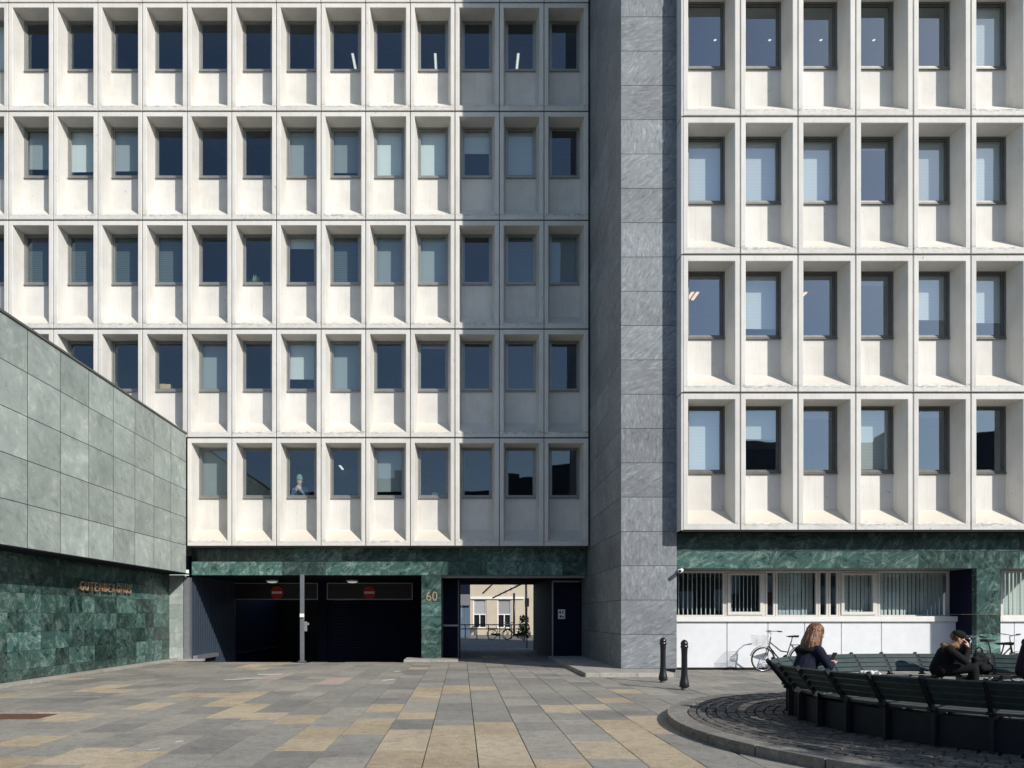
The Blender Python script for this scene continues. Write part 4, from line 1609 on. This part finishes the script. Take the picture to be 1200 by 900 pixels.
protos = [obj('backrest', seg_back(), 'bench', seat, bevel=0.004), obj('seat', seg_seat(), 'bench', seat, bevel=0.004), obj('support', seg_support(), 'benchbase', seat, fix=True)]
a_first = None
for i in range(NS):
    ang = 2 * PI * i / NS
    dg = math.degrees(ang)
    if dg > 180:
        dg -= 360
    if abs(dg + 5) < 27:        # way in, on the far right
        continue
    if a_first is None:
        a_first = True
        for q in protos:
            q.rotation_euler = (0, 0, ang)
        continue
    for q in protos:
        c = q.copy(); COL.objects.link(c); c.parent = seat; c.rotation_euler = (0, 0, ang)
# dark plinth under the seat
bm = BM()
for i in range(NS):
    dg = 360.0 * i / NS
    if dg > 180:
        dg -= 360
    if abs(dg + 5) < 27:
        continue
    a0, a1 = 2 * PI * (i - 0.5) / NS + 0.006, 2 * PI * (i + 0.5) / NS - 0.006
    hexa(bm, [rp_(2.70, a0, 0), rp_(2.965, a0, 0), rp_(2.965, a1, 0), rp_(2.70, a1, 0)], [rp_(2.70, a0, 0.33), rp_(2.965, a0, 0.33), rp_(2.965, a1, 0.33), rp_(2.70, a1, 0.33)])
obj('plinth', bm, 'benchbase', seat)


# ------------------------------------------------------------------ bicycles (local: forward is +x)
def make_bike():
    b = thing('bicycle', 'black city bicycle with a white wire basket parked by the white panels', 'bicycle', (0, 0, 0), 0)
    RW_, rt = 0.315, 0.02
    fx, rx = 0.54, -0.52
    for cx in (fx, rx):
        bm = BM()
        torus(bm, (cx, 0, 0.335), RW_ - 0.022, 0.009, 40, 6)
        tube(bm, (cx, -0.05, 0.335), (cx, 0.05, 0.335), 0.028, n=12)
        for i in range(18):
            a = 2 * PI * i / 18
            tube(bm, (cx + 0.02 * math.cos(a + 0.9), 0.02 * (-1) ** i, 0.335 + 0.02 * math.sin(a + 0.9)), (cx + (RW_ - 0.025) * math.cos(a), 0, 0.335 + (RW_ - 0.025) * math.sin(a)), 0.0018, n=4, caps=False)
        w = obj('wheel', bm, 'chrome', b)
        bm = BM()
        torus(bm, (cx, 0, 0.335), RW_, rt, 44, 8)
        obj('tyre', bm, 'black', w)
        bm = BM()
        A = arc((cx, 0, 0.335), RW_ + 0.045, 15 if cx == fx else 10, 165 if cx == fx else 195, 18)
        for p, q in zip(A[:-1], A[1:]):
            hexa(bm, [(p[0], -0.028, p[2]), (q[0], -0.028, q[2]), (q[0], 0.028, q[2]), (p[0], 0.028, p[2])],
                 [(p[0], -0.028, p[2] + 0.006), (q[0], -0.028, q[2] + 0.006), (q[0], 0.028, q[2] + 0.006), (p[0], 0.028, p[2] + 0.006)])
        obj('mudguard', bm, 'black', b)
    bm = BM()
    bb, st, ht, hb = (-0.08, 0, 0.30), (-0.24, 0, 0.80), (0.33, 0, 0.92), (0.375, 0, 0.70)
    path(bm, [bb, st], 0.016); path(bm, [bb, (0.1, 0, 0.36), (0.27, 0, 0.55), hb], 0.019); path(bm, [(-0.15, 0, 0.53), (0.05, 0, 0.56), (0.355, 0, 0.80)], 0.016); path(bm, [hb, ht], 0.021)
    for s in (-1, 1):
        path(bm, [(bb[0], s * 0.03, bb[2]), (rx, s * 0.06, 0.335)], 0.010)
        path(bm, [(st[0], s * 0.02, 0.74), (rx, s * 0.06, 0.335)], 0.009)
        path(bm, [(hb[0], 0, hb[2]), (hb[0] + 0.01, s * 0.055, hb[2] - 0.04), (0.45, s * 0.06, 0.46), (fx, s * 0.06, 0.335)], 0.011)
        path(bm, [(rx, s * 0.07, 0.335), (rx + 0.0, s * 0.07, 0.72)], 0.006)
    path(bm, [(-0.22, 0, 0.72), (rx - 0.28, 0, 0.72)], 0.008)
    for s in (-1, 1):
        path(bm, [(-0.25, s * 0.03, 0.72), (-0.3, s * 0.07, 0.725), (rx - 0.28, s * 0.07, 0.725), (rx - 0.28, 0, 0.725)], 0.007)
    obj('frame', bm, 'black', b)
    bm = BM()
    path(bm, [(0.335, 0, 0.90), (0.315, 0, 1.03), (0.37, 0, 1.06)], 0.013)
    for s in (-1, 1):
        path(bm, [(0.37, 0, 1.06), (0.39, s * 0.12, 1.08), (0.33, s * 0.25, 1.10), (0.18, s * 0.29, 1.09)], 0.012)
    hbar = obj('handlebar', bm, 'chrome', b)
    bm = BM()
    for s in (-1, 1):
        path(bm, [(0.27, s * 0.272, 1.096), (0.16, s * 0.292, 1.088)], 0.018)
    obj('grips', bm, 'black', hbar)
    bm = BM()
    tube(bm, (-0.245, 0, 0.80), (-0.272, 0, 0.93), 0.013)
    hexa(bm, [(-0.40, -0.10, 0.925), (-0.17, -0.03, 0.93), (-0.17, 0.03, 0.93), (-0.40, 0.10, 0.925)], [(-0.41, -0.11, 0.985), (-0.09, -0.022, 0.965), (-0.09, 0.022, 0.965), (-0.41, 0.11, 0.985)])
    obj('saddle', bm, 'black', b, bevel=0.012)
    bm = BM()
    tube(bm, (-0.08, -0.07, 0.30), (-0.08, 0.07, 0.30), 0.02)
    path(bm, [(-0.08, 0.075, 0.30), (0.06, 0.08, 0.24)], 0.010); path(bm, [(-0.08, -0.075, 0.30), (-0.22, -0.08, 0.36)], 0.010)
    box(bm, (0.02, 0.085, 0.225), (0.11, 0.17, 0.25)); box(bm, (-0.26, -0.17, 0.35), (-0.17, -0.085, 0.375))
    torus(bm, (-0.08, 0.05, 0.30), 0.085, 0.006, 24, 6)
    obj('crank', bm, 'steel', b)
    bm = BM()
    hexa(bm, [(-0.60, 0.052, 0.29), (0.02, 0.052, 0.20), (0.02, 0.058, 0.20), (-0.60, 0.058, 0.29)], [(-0.60, 0.052, 0.385), (0.02, 0.052, 0.40), (0.02, 0.058, 0.40), (-0.60, 0.058, 0.385)])
    obj('chain_guard', bm, 'black', b)
    return b


def add_basket(b):
    bm = BM()
    x0, x1, zb, zt = 0.46, 0.74, 0.72, 0.97
    n = 9

    def ring(z, k):
        e = 0.02 + 0.03 * k
        return [(x0 - e * 0.3, -0.15 - e, z), (x1 + e, -0.15 - e, z), (x1 + e, 0.15 + e, z), (x0 - e * 0.3, 0.15 + e, z)]
    for k in range(5):
        z = zb + (zt - zb) * k / 4
        rr = ring(z, k / 4)
        path(bm, rr + [rr[0]], 0.005 if k in (0, 4) else 0.003, 5)
    lo, hi = ring(zb, 0), ring(zt, 1)
    for s in range(4):
        for i in range(n):
            t = i / n
            p = [lo[s][j] + (lo[(s + 1) % 4][j] - lo[s][j]) * t for j in range(3)]
            q = [hi[s][j] + (hi[(s + 1) % 4][j] - hi[s][j]) * t for j in range(3)]
            tube(bm, p, q, 0.0028, n=5, caps=False)
    for i in range(1, n):
        t = i / n
        tube(bm, (lo[0][0], lo[0][1] + 0.34 * t, zb), (lo[1][0], lo[0][1] + 0.34 * t, zb), 0.003, n=5, caps=False)
    path(bm, [(0.36, 0, 0.92), (0.46, 0, 0.93)], 0.008)
    obj('basket', bm, 'signwhite', b)


bk = make_bike()
bk['label'] = 'black bicycle with chrome handlebar leaning behind the bench in front of the green pillar'
bx, by = 1152, 15.6
dup_bikes = []
dup_bikes.append(dup_thing(bk, (gx(1170, 17.2), 17.2, 0), R(14), 'black bicycle at the far right, its front pointing away to the right'))
dup_bikes.append(dup_thing(bk, (gx(604, 48.6), 48.6, 0), R(170), 'tiny dark bicycle by the courtyard railing seen through the passage'))
red_b = dup_thing(bk, (gx(586, 49.3), 49.3, 0), R(8), 'tiny dark red bicycle by the courtyard railing seen through the passage')
for ch in red_b.children:
    if ch.name.startswith(('frame', 'chain_guard', 'mudguard')):
        ch.data = ch.data.copy()
        ch.data.materials[0] = M['maroon']
wb_ = dup_thing(bk, (gx(894, 20.65) + 0.54, 20.68, 0), PI + R(4), 'black city bicycle with a white wire basket parked by the white panels')
add_basket(wb_)
bk.location = (gx(1139, 15.3) + 0.33, 15.3, 0)
bk.rotation_euler = (0, R(0), PI - R(12))
for o in [bk, wb_] + dup_bikes[:1]:
    o['group'] = 'bicycles parked around the round bench'


# ------------------------------------------------------------------ people
def limb(bm, a, b, r0, r1):
    a, b = Vector(a), Vector(b)
    tube(bm, a, b, r0, r1, n=14)
    ball(bm, a, r0, 2)
    ball(bm, b, r1, 2)


def hand(bm, wrist, dirv, up, side, curl=0.9, s=1.0):
    """palm, four bent fingers of unequal length and a thumb leaving the side of the palm"""
    wrist, dv, up = Vector(wrist), Vector(dirv).normalized(), Vector(up)
    sv = dv.cross(up).normalized()
    nv = sv.cross(dv).normalized()       # back of the hand
    pc = wrist + dv * 0.05 * s
    for t in (-0.024, -0.008, 0.008, 0.024):
        limb(bm, wrist + sv * t * 0.7, wrist + dv * 0.085 * s + sv * t * 1.15 * s, 0.014 * s, 0.0125 * s)
    for t, L in zip((-0.030, -0.010, 0.010, 0.029), (0.066, 0.078, 0.074, 0.056)):
        p = wrist + dv * 0.088 * s + sv * t * s
        d = dv.copy()
        r_ = 0.0092 * s
        for k, f in enumerate((0.45, 0.32, 0.23)):
            ang = curl * (0.45 + 0.35 * k)
            d = (dv * math.cos(ang) - nv * math.sin(ang)).normalized()
            q = p + d * L * f * s
            limb(bm, p, q, r_, r_ * 0.92)
            p, r_ = q, r_ * 0.92
    ts = sv * side
    p = wrist + dv * 0.03 * s + ts * 0.028 * s
    q = p + (dv * 0.55 + ts * 0.65 - nv * 0.3).normalized() * 0.036 * s
    t = q + (dv * 0.8 + ts * 0.1 - nv * 0.5).normalized() * 0.030 * s
    limb(bm, p, q, 0.012 * s, 0.0105 * s)
    limb(bm, q, t, 0.0105 * s, 0.009 * s)


def head_bm(s=1.0):
    """head in its own frame: centre at origin, face towards +y"""
    bm = bmesh.new()
    ball(bm, (0, -0.012 * s, 0.028 * s), 0.086 * s, 3, (0.90, 1.10, 1.08))
    ball(bm, (0, 0.022 * s, -0.035 * s), 0.062 * s, 3, (0.98, 0.98, 1.22))
    ball(bm, (0, 0.052 * s, -0.088 * s), 0.024 * s, 2, (1.2, 0.9, 0.85))       # chin
    for x in (-1, 1):
        ball(bm, (x * 0.038 * s, 0.055 * s, -0.022 * s), 0.028 * s, 2)         # cheek
        ball(bm, (x * 0.083 * s, -0.008 * s, -0.006 * s), 0.026 * s, 2, (0.35, 0.75, 1.25))  # ear
        ball(bm, (x * 0.030 * s, 0.074 * s, 0.026 * s), 0.019 * s, 2, (1.3, 0.6, 0.5))       # brow
    tube(bm, (0, 0.078 * s, 0.016 * s), (0, 0.103 * s, -0.024 * s), 0.009 * s, 0.014 * s, 10)
    ball(bm, (0, 0.102 * s, -0.027 * s), 0.0145 * s, 2)
    ball(bm, (0, 0.078 * s, -0.058 * s), 0.020 * s, 2, (1.25, 0.6, 0.45))      # lips
    return bm


def place(bm, src, mat):
    me = bpy.data.meshes.new('t')
    src.to_mesh(me)
    src.free()
    me.transform(mat)
    bm.from_mesh(me)
    bpy.data.meshes.remove(me)


def person(loc, yaw, label, J, top_mat, leg_mat, shoe_mat='black', hair=None, cap=None, cap_mat=None, head_rot=(0, 0, 0), voxel=0.009, collar=None, legs=True, group=None):
    """J: joints in the person's own frame (forward +y)"""
    hm = Matrix.Translation(J['head']) @ Euler(head_rot).to_matrix().to_4x4()
    bm = bmesh.new()
    place(bm, head_bm(), hm)
    limb(bm, J['neck'], Vector(J['head']) + Vector((0, -0.02, -0.05)), 0.056, 0.054)
    limb(bm, J['chest'], J['neck'], 0.10, 0.06)
    limb(bm, J['pelvis'], J['chest'], 0.12, 0.12)
    for k, s in (('l', -1), ('r', 1)):
        limb(bm, J['chest'], J['sh_' + k], 0.09, 0.05)
        limb(bm, J['sh_' + k], J['el_' + k], 0.045, 0.036)
        limb(bm, J['el_' + k], J['wr_' + k], 0.036, 0.025)
        d = Vector(J['hd_' + k])
        hand(bm, J['wr_' + k], d, J['up_' + k], -s, J.get('curl', 0.9))
        if legs:
            limb(bm, J['pelvis'], J['hip_' + k], 0.10, 0.085)
            limb(bm, J['hip_' + k], J['kn_' + k], 0.08, 0.055)
            limb(bm, J['kn_' + k], J['an_' + k], 0.055, 0.036)
            limb(bm, J['an_' + k], Vector(J['an_' + k]) + Vector((0, 0.13, -0.05)), 0.036, 0.026)
    p = fused('person', bm, voxel, 'skin', smooth=3)
    p.location = loc
    p.rotation_euler = (0, 0, yaw)
    tag(p, label, 'person', group)
    # eyes
    bm = BM()
    for x in (-0.031, 0.031):
        ball(bm, hm @ Vector((x, 0.079, 0.010)), 0.0085, 2)
    obj('eyes', bm, 'black', p)
    # jacket
    bm = bmesh.new()
    limb(bm, J['pelvis'], J['chest'], 0.150, 0.150)
    ball(bm, Vector(J['chest']) + Vector((0, 0.01, 0)), 0.155, 3, (1.12, 0.86, 1.0))
    limb(bm, J['chest'], Vector(J['neck']) - Vector((0, 0.01, 0.035)), 0.125, 0.078)
    for k in 'lr':
        limb(bm, Vector(J['neck']) - Vector((0, 0, 0.05)), J['sh_' + k], 0.075, 0.072)
        limb(bm, J['chest'], J['sh_' + k], 0.115, 0.074)
        limb(bm, J['sh_' + k], J['el_' + k], 0.072, 0.056)
        limb(bm, J['el_' + k], Vector(J['el_' + k]).lerp(Vector(J['wr_' + k]), 0.93), 0.056, 0.040)
    fused('jacket', bm, 0.011, top_mat, p, 3)
    if collar:
        bm = bmesh.new()
        c = Vector(J['neck'])
        for i in range(22):
            a = 2 * PI * i / 22
            ball(bm, c + Vector((0.11 * math.cos(a), 0.095 * math.sin(a) - 0.02, -0.02 + 0.018 * math.sin(3 * a))), random.uniform(0.042, 0.058), 2)
        fused('collar', bm, 0.010, collar, p, 2)
    if legs:
        bm = bmesh.new()
        for k in 'lr':
            limb(bm, J['pelvis'], J['hip_' + k], 0.13, 0.105)
            limb(bm, J['hip_' + k], J['kn_' + k], 0.10, 0.072)
            limb(bm, J['kn_' + k], Vector(J['an_' + k]) + Vector((0, 0, 0.02)), 0.072, 0.056)
        fused('trousers', bm, 0.012, leg_mat, p, 3)
        for k in 'lr':
            bm = bmesh.new()
            a = Vector(J['an_' + k])
            limb(bm, a + Vector((0, -0.035, -0.042)), a + Vector((0, 0.16, -0.055)), 0.045, 0.036)
            limb(bm, a + Vector((0, 0, -0.02)), a + Vector((0, 0.08, -0.045)), 0.045, 0.036)
            fused('shoe', bm, 0.009, shoe_mat, p, 2)
    if hair == 'long':
        bm = bmesh.new()
        ball(bm, (0, -0.03, 0.045), 0.106, 3, (1.0, 1.06, 1.02))
        # long straight locks over nape, sides and shoulders
        for i in range(46):
            a = R(-205 + 230 * i / 45)          # from the right temple round the back to the left temple
            x0, y0 = 0.088 * math.cos(a), -0.03 + 0.095 * math.sin(a)
            ln_ = random.uniform(0.38, 0.47) if math.sin(a) < 0.2 else random.uniform(0.3, 0.36)
            top = Vector((x0, y0, 0.05)); mid = Vector((x0 * 1.36, y0 * 1.26 - 0.015, -0.12)); bot = Vector((x0 * 1.52, y0 * 1.42 - 0.03, 0.05 - ln_))
            mid += Vector((random.uniform(-0.018, 0.018), random.uniform(-0.018, 0.018), 0))
            bot += Vector((random.uniform(-0.02, 0.02), random.uniform(-0.02, 0.02), 0))
            limb(bm, top, mid, 0.019, 0.020)
            limb(bm, mid, bot, 0.020, random.uniform(0.008, 0.013))
        # twisted half-up strands round the crown
        for i in range(20):
            a = R(-200 + 220 * i / 19)
            ball(bm, (0.098 * math.cos(a), -0.028 + 0.106 * math.sin(a), 0.048 + 0.012 * math.sin(i * 1.1)), 0.017, 2)
        ball(bm, (0, -0.136, 0.035), 0.026, 2)
        me = bmesh.new()
        place(me, bm, hm)
        fused('hair', me, 0.0055, 'hair', p, 1)
    elif hair == 'short':
        bm = bmesh.new()
        ball(bm, (0, -0.026, 0.045), 0.099, 3, (0.95, 1.05, 0.98))
        me = bmesh.new()
        place(me, bm, hm)
        fused('hair', me, 0.008, 'hair', p, 2)
    if cap:
        bm = bmesh.new()
        ball(bm, (0, -0.012, 0.062), 0.104, 3, (0.98, 1.08, 0.80))
        if cap == 'peak':
            for i in range(7):
                a = R(50 + 80 * i / 6)
                ball(bm, (0.085 * math.cos(a), 0.06 + 0.085 * math.sin(a), 0.048), 0.020, 2, (1, 1, 0.4))
        elif cap == 'tall':
            ball(bm, (0.01, -0.02, 0.12), 0.085, 3, (1, 1, 0.9))
        me = bmesh.new()
        place(me, bm, hm)
        fused('cap', me, 0.008, cap_mat, p, 2)
    return p


def seated(lean=0.10, back=0.0):
    s = 0.10
    J = dict(pelvis=(0, -0.02, s), chest=(0, 0.02 + lean * 0.75, s + 0.36), neck=(0, 0.03 + lean * 1.15, s + 0.51), head=(0, 0.06 + lean * 1.5, s + 0.665))
    for k, x in (('l', -1), ('r', 1)):
        J['sh_' + k] = (x * 0.165, 0.01 + lean * 0.95, s + 0.44)
        J['el_' + k] = (x * 0.235, 0.08 + lean * 1.2, s + 0.19)
        J['wr_' + k] = (x * 0.09, 0.30 + lean, s + 0.22)
        J['hd_' + k] = (-x * 0.45, 0.8, 0.35)
        J['up_' + k] = (x * 0.5, -0.4, 0.8)
        J['hip_' + k] = (x * 0.09, 0.02, s - 0.01)
        J['kn_' + k] = (x * 0.10, 0.44, s + 0.03)
        J['an_' + k] = (x * 0.11, 0.46, -0.42 + 0.10)
    return J


SZ = PZ + 0.43
# woman with a phone on the near left of the ring
J = seated(0.13)
for k_ in J:
    if k_[:2] in ('ch', 'ne', 'he', 'sh'):
        J[k_] = (J[k_][0], J[k_][1], J[k_][2] - 0.045)
woman = person((4.56, 10.30, SZ - 0.01), R(-72), 'seated person with long brown hair, seen from behind, in a dark navy jacket', J, 'jacket', 'blackcloth', hair='long', head_rot=(R(-8), 0, R(-4)))
bm = bmesh.new()
for i in range(12):
    a = PI + PI * i / 11
    ball(bm, (0.12 * math.cos(a), 0.08 + 0.10 * math.sin(a), 0.515 + 0.01 * math.sin(a)), 0.040, 2)
fused('hood', bm, 0.012, 'blackcloth', woman, 3)
ph = obj('phone', BM(), 'black')
bm = BM()
box(bm, (-0.036, -0.004, -0.075), (0.036, 0.004, 0.075))
box(bm, (-0.032, -0.0062, -0.068), (0.032, -0.0042, 0.068))
bm.to_mesh(ph.data)
bm.free()
ph.location = woman.matrix_basis @ Vector((0.0, 0.52, 0.40))
ph.rotation_euler = (R(-35), 0, R(-72))
tag(ph, 'small black phone held up in both hands by the long-haired person', 'phone')

# man in a cap, hunched, hands at his face
J = seated(0.26)
J['head'] = (0, 0.24, 0.59)
J['neck'] = (0, 0.15, 0.49)
J['chest'] = (0, 0.08, 0.34)
for k, x in (('l', -1), ('r', 1)):
    J['sh_' + k] = (x * 0.18, 0.10, 0.42)
    J['el_' + k] = (x * 0.23, 0.31, 0.24)
    J['wr_' + k] = (x * 0.07, 0.37, 0.45)
    J['hd_' + k] = (-x * 0.25, -0.15, 0.9)
    J['up_' + k] = (x * 0.3, 0.9, 0.1)
man = person((7.80, 12.50, SZ - 0.01), R(-118), 'seated person in a dark cap and tan fleece collar with both hands at the face', J, 'blackcloth', 'blackcloth', hair='short', cap='peak', cap_mat='blackcloth',
             head_rot=(R(-12), 0, R(8)), collar='fur')

# third sitter cut by the right edge of the picture
J = seated(0.06)
third = person((8.93, 12.12, SZ - 0.01), R(-100), 'hunched seated person in a plum-black jacket at the right edge, back to the pillar', J, 'plumcloth', 'jeans', hair='short', head_rot=(R(-20), 0, 0))

# bags on the far seat
def bag(name, loc, rz, sc, mat, lab, strap=True):
    t = thing(name, lab, 'bag', loc, rz)
    bm = bmesh.new()
    for z, w_, d_ in ((0.06, 0.15, 0.10), (0.14, 0.16, 0.10), (0.22, 0.15, 0.09), (0.28, 0.11, 0.07)):
        for u in (-1, -0.3, 0.4, 1):
            ball(bm, (u * (w_ - 0.05) * sc, random.uniform(-0.015, 0.015), z * sc), d_ * 0.62 * sc, 2)
    for u in (-0.07, 0, 0.07):
        ball(bm, (u * sc, -0.075 * sc, 0.11 * sc), 0.062 * sc, 2)
    fused('body', bm, 0.012, mat, t, 4)
    if strap:
        bm = BM()
        path(bm, arc((0, 0.02, 0.32 * sc), 0.07 * sc, 0, 180, 8), 0.012)
        obj('handle', bm, mat, t)
    return t


bag('backpack', (8.42, 12.47, SZ - 0.01), R(20), 1.15, 'blackcloth', 'black backpack on the far seat just right of the capped person')
cl = thing('cloth_bag', 'crumpled pale cloth bag lying on the far seat of the ring bench', 'bag', (6.55, 12.40, SZ))
bm = bmesh.new()
for i in range(9):
    ball(bm, (random.uniform(-0.13, 0.13), random.uniform(-0.06, 0.06), 0.035), random.uniform(0.03, 0.05), 2)
fused('body', bm, 0.010, 'pale', cl, 2)
bm = BM(); path(bm, [(0.1, 0, 0.05), (0.17, 0.03, 0.06), (0.22, 0.0, 0.015), (0.15, -0.05, 0.015)], 0.010); obj('strap', bm, 'pale', cl)

# figure at a window of the lowest office row
J = seated(0.02)
fig_z = LZ + 1.60 - 0.10
for k, x in (('l', -1), ('r', 1)):
    J['wr_' + k] = (x * 0.05, 0.22, 0.52)
    J['el_' + k] = (x * 0.22, 0.16, 0.32)
    J['hd_' + k] = (-x * 0.3, 0.1, 0.9)
    J['up_' + k] = (x * 0.3, 0.9, 0.1)
fig = person((gx(352.5, 26.3), 26.33, fig_z - 0.20), PI - R(8), 'pale-faced person in a green cap and blue shirt at a bottom row window', J, 'bluecloth', 'jeans', cap='tall', cap_mat='greencap', legs=False)
fig.scale = (1.3, 1.3, 1.3)

# ------------------------------------------------------------------ plane tree on the square, its crown between the sun and the seat
tr = thing('tree', 'leafy plane tree standing on the square to the right of the viewer', 'tree', (13.3, -0.9, 0))
bm = BM()
path(bm, [(0, 0, 0), (0.05, 0.02, 1.4), (-0.02, 0.05, 2.8), (0.02, 0, 4.2)], 0.16, 12)
tips = []
for i in range(11):
    a = i * 2.4
    p0 = Vector((0, 0.03, 3.0 + i * 0.12))
    p1 = p0 + Vector((math.cos(a) * 0.9, math.sin(a) * 0.9, 1.1))
    p2 = p1 + Vector((math.cos(a + 0.3) * 1.0, math.sin(a + 0.3) * 1.0, 0.9))
    tube(bm, p0, p1, 0.08, 0.05, 8); tube(bm, p1, p2, 0.05, 0.02, 8)
    tips += [p1, p2]
obj('trunk', bm, 'rust', tr)
bm = BM()
for i in range(5200):
    u = Vector((random.gauss(0, 1), random.gauss(0, 1), random.gauss(0, 1))).normalized() * (random.random() ** 0.45)
    c = Vector((u.x * 2.6, u.y * 2.6, 6.4 + u.z * 2.2))
    if math.sin(c.x * 2.1 + 1) * math.sin(c.y * 2.3) * math.sin(c.z * 2.0) > 0.45:
        continue
    d1 = Vector((random.uniform(-1, 1), random.uniform(-1, 1), random.uniform(-0.6, 0.6))).normalized() * 0.13
    d2 = d1.cross(Vector((random.random(), random.random(), 1))).normalized() * 0.09
    bm.faces.new([bm.verts.new(p) for p in (c - d1, c - d2, c + d1, c + d2)])
obj('crown', bm, 'leaf', tr)

# ------------------------------------------------------------------ light, sky, camera
sunv = Vector((0.855, -1.0, 0.826)).normalized()
sun = bpy.data.lights.new('sun', 'SUN')
sun.energy = 4.5
sun.angle = R(0.53)
sun.color = (1.0, 0.955, 0.885)
so = bpy.data.objects.new('sun', sun)
COL.objects.link(so)
so.rotation_euler = (-sunv).to_track_quat('-Z', 'Y').to_euler()
w = bpy.data.worlds.new('World')
S.world = w
w.use_nodes = True
nt = w.node_tree
bg = nt.nodes['Background']
sky = nt.nodes.new('ShaderNodeTexSky')
sky.sky_type = 'NISHITA'
sky.sun_disc = False
sky.sun_elevation = math.asin(sunv.z)
sky.sun_rotation = math.atan2(sunv.x, sunv.y)
sky.air_density = 1.0
sky.dust_density = 0.4
sky.ozone_density = 1.8
nt.links.new(sky.outputs[0], bg.inputs[0])
bg.inputs[1].default_value = 0.135

cam = bpy.data.cameras.new('camera')
cam.sensor_fit = 'HORIZONTAL'
cam.sensor_width = 36.0
cam.lens = F / 1200 * 36
cam.shift_x = (600 - CX) / 1200
cam.shift_y = (HZ - 450) / 1200
cam.clip_end = 3000
co = bpy.data.objects.new('camera', cam)
COL.objects.link(co)
co.location = (0, 0, EYE)
co.rotation_euler = (R(90), 0, 0)
S.camera = co
S.view_settings.view_transform = 'Standard'
S.view_settings.look = 'None'
S.view_settings.exposure = 0.0
S.view_settings.gamma = 1.0
S.view_settings.use_curve_mapping = False
S.cycles.max_bounces = 8
S.cycles.transparent_max_bounces = 12
S.cycles.use_denoising = True
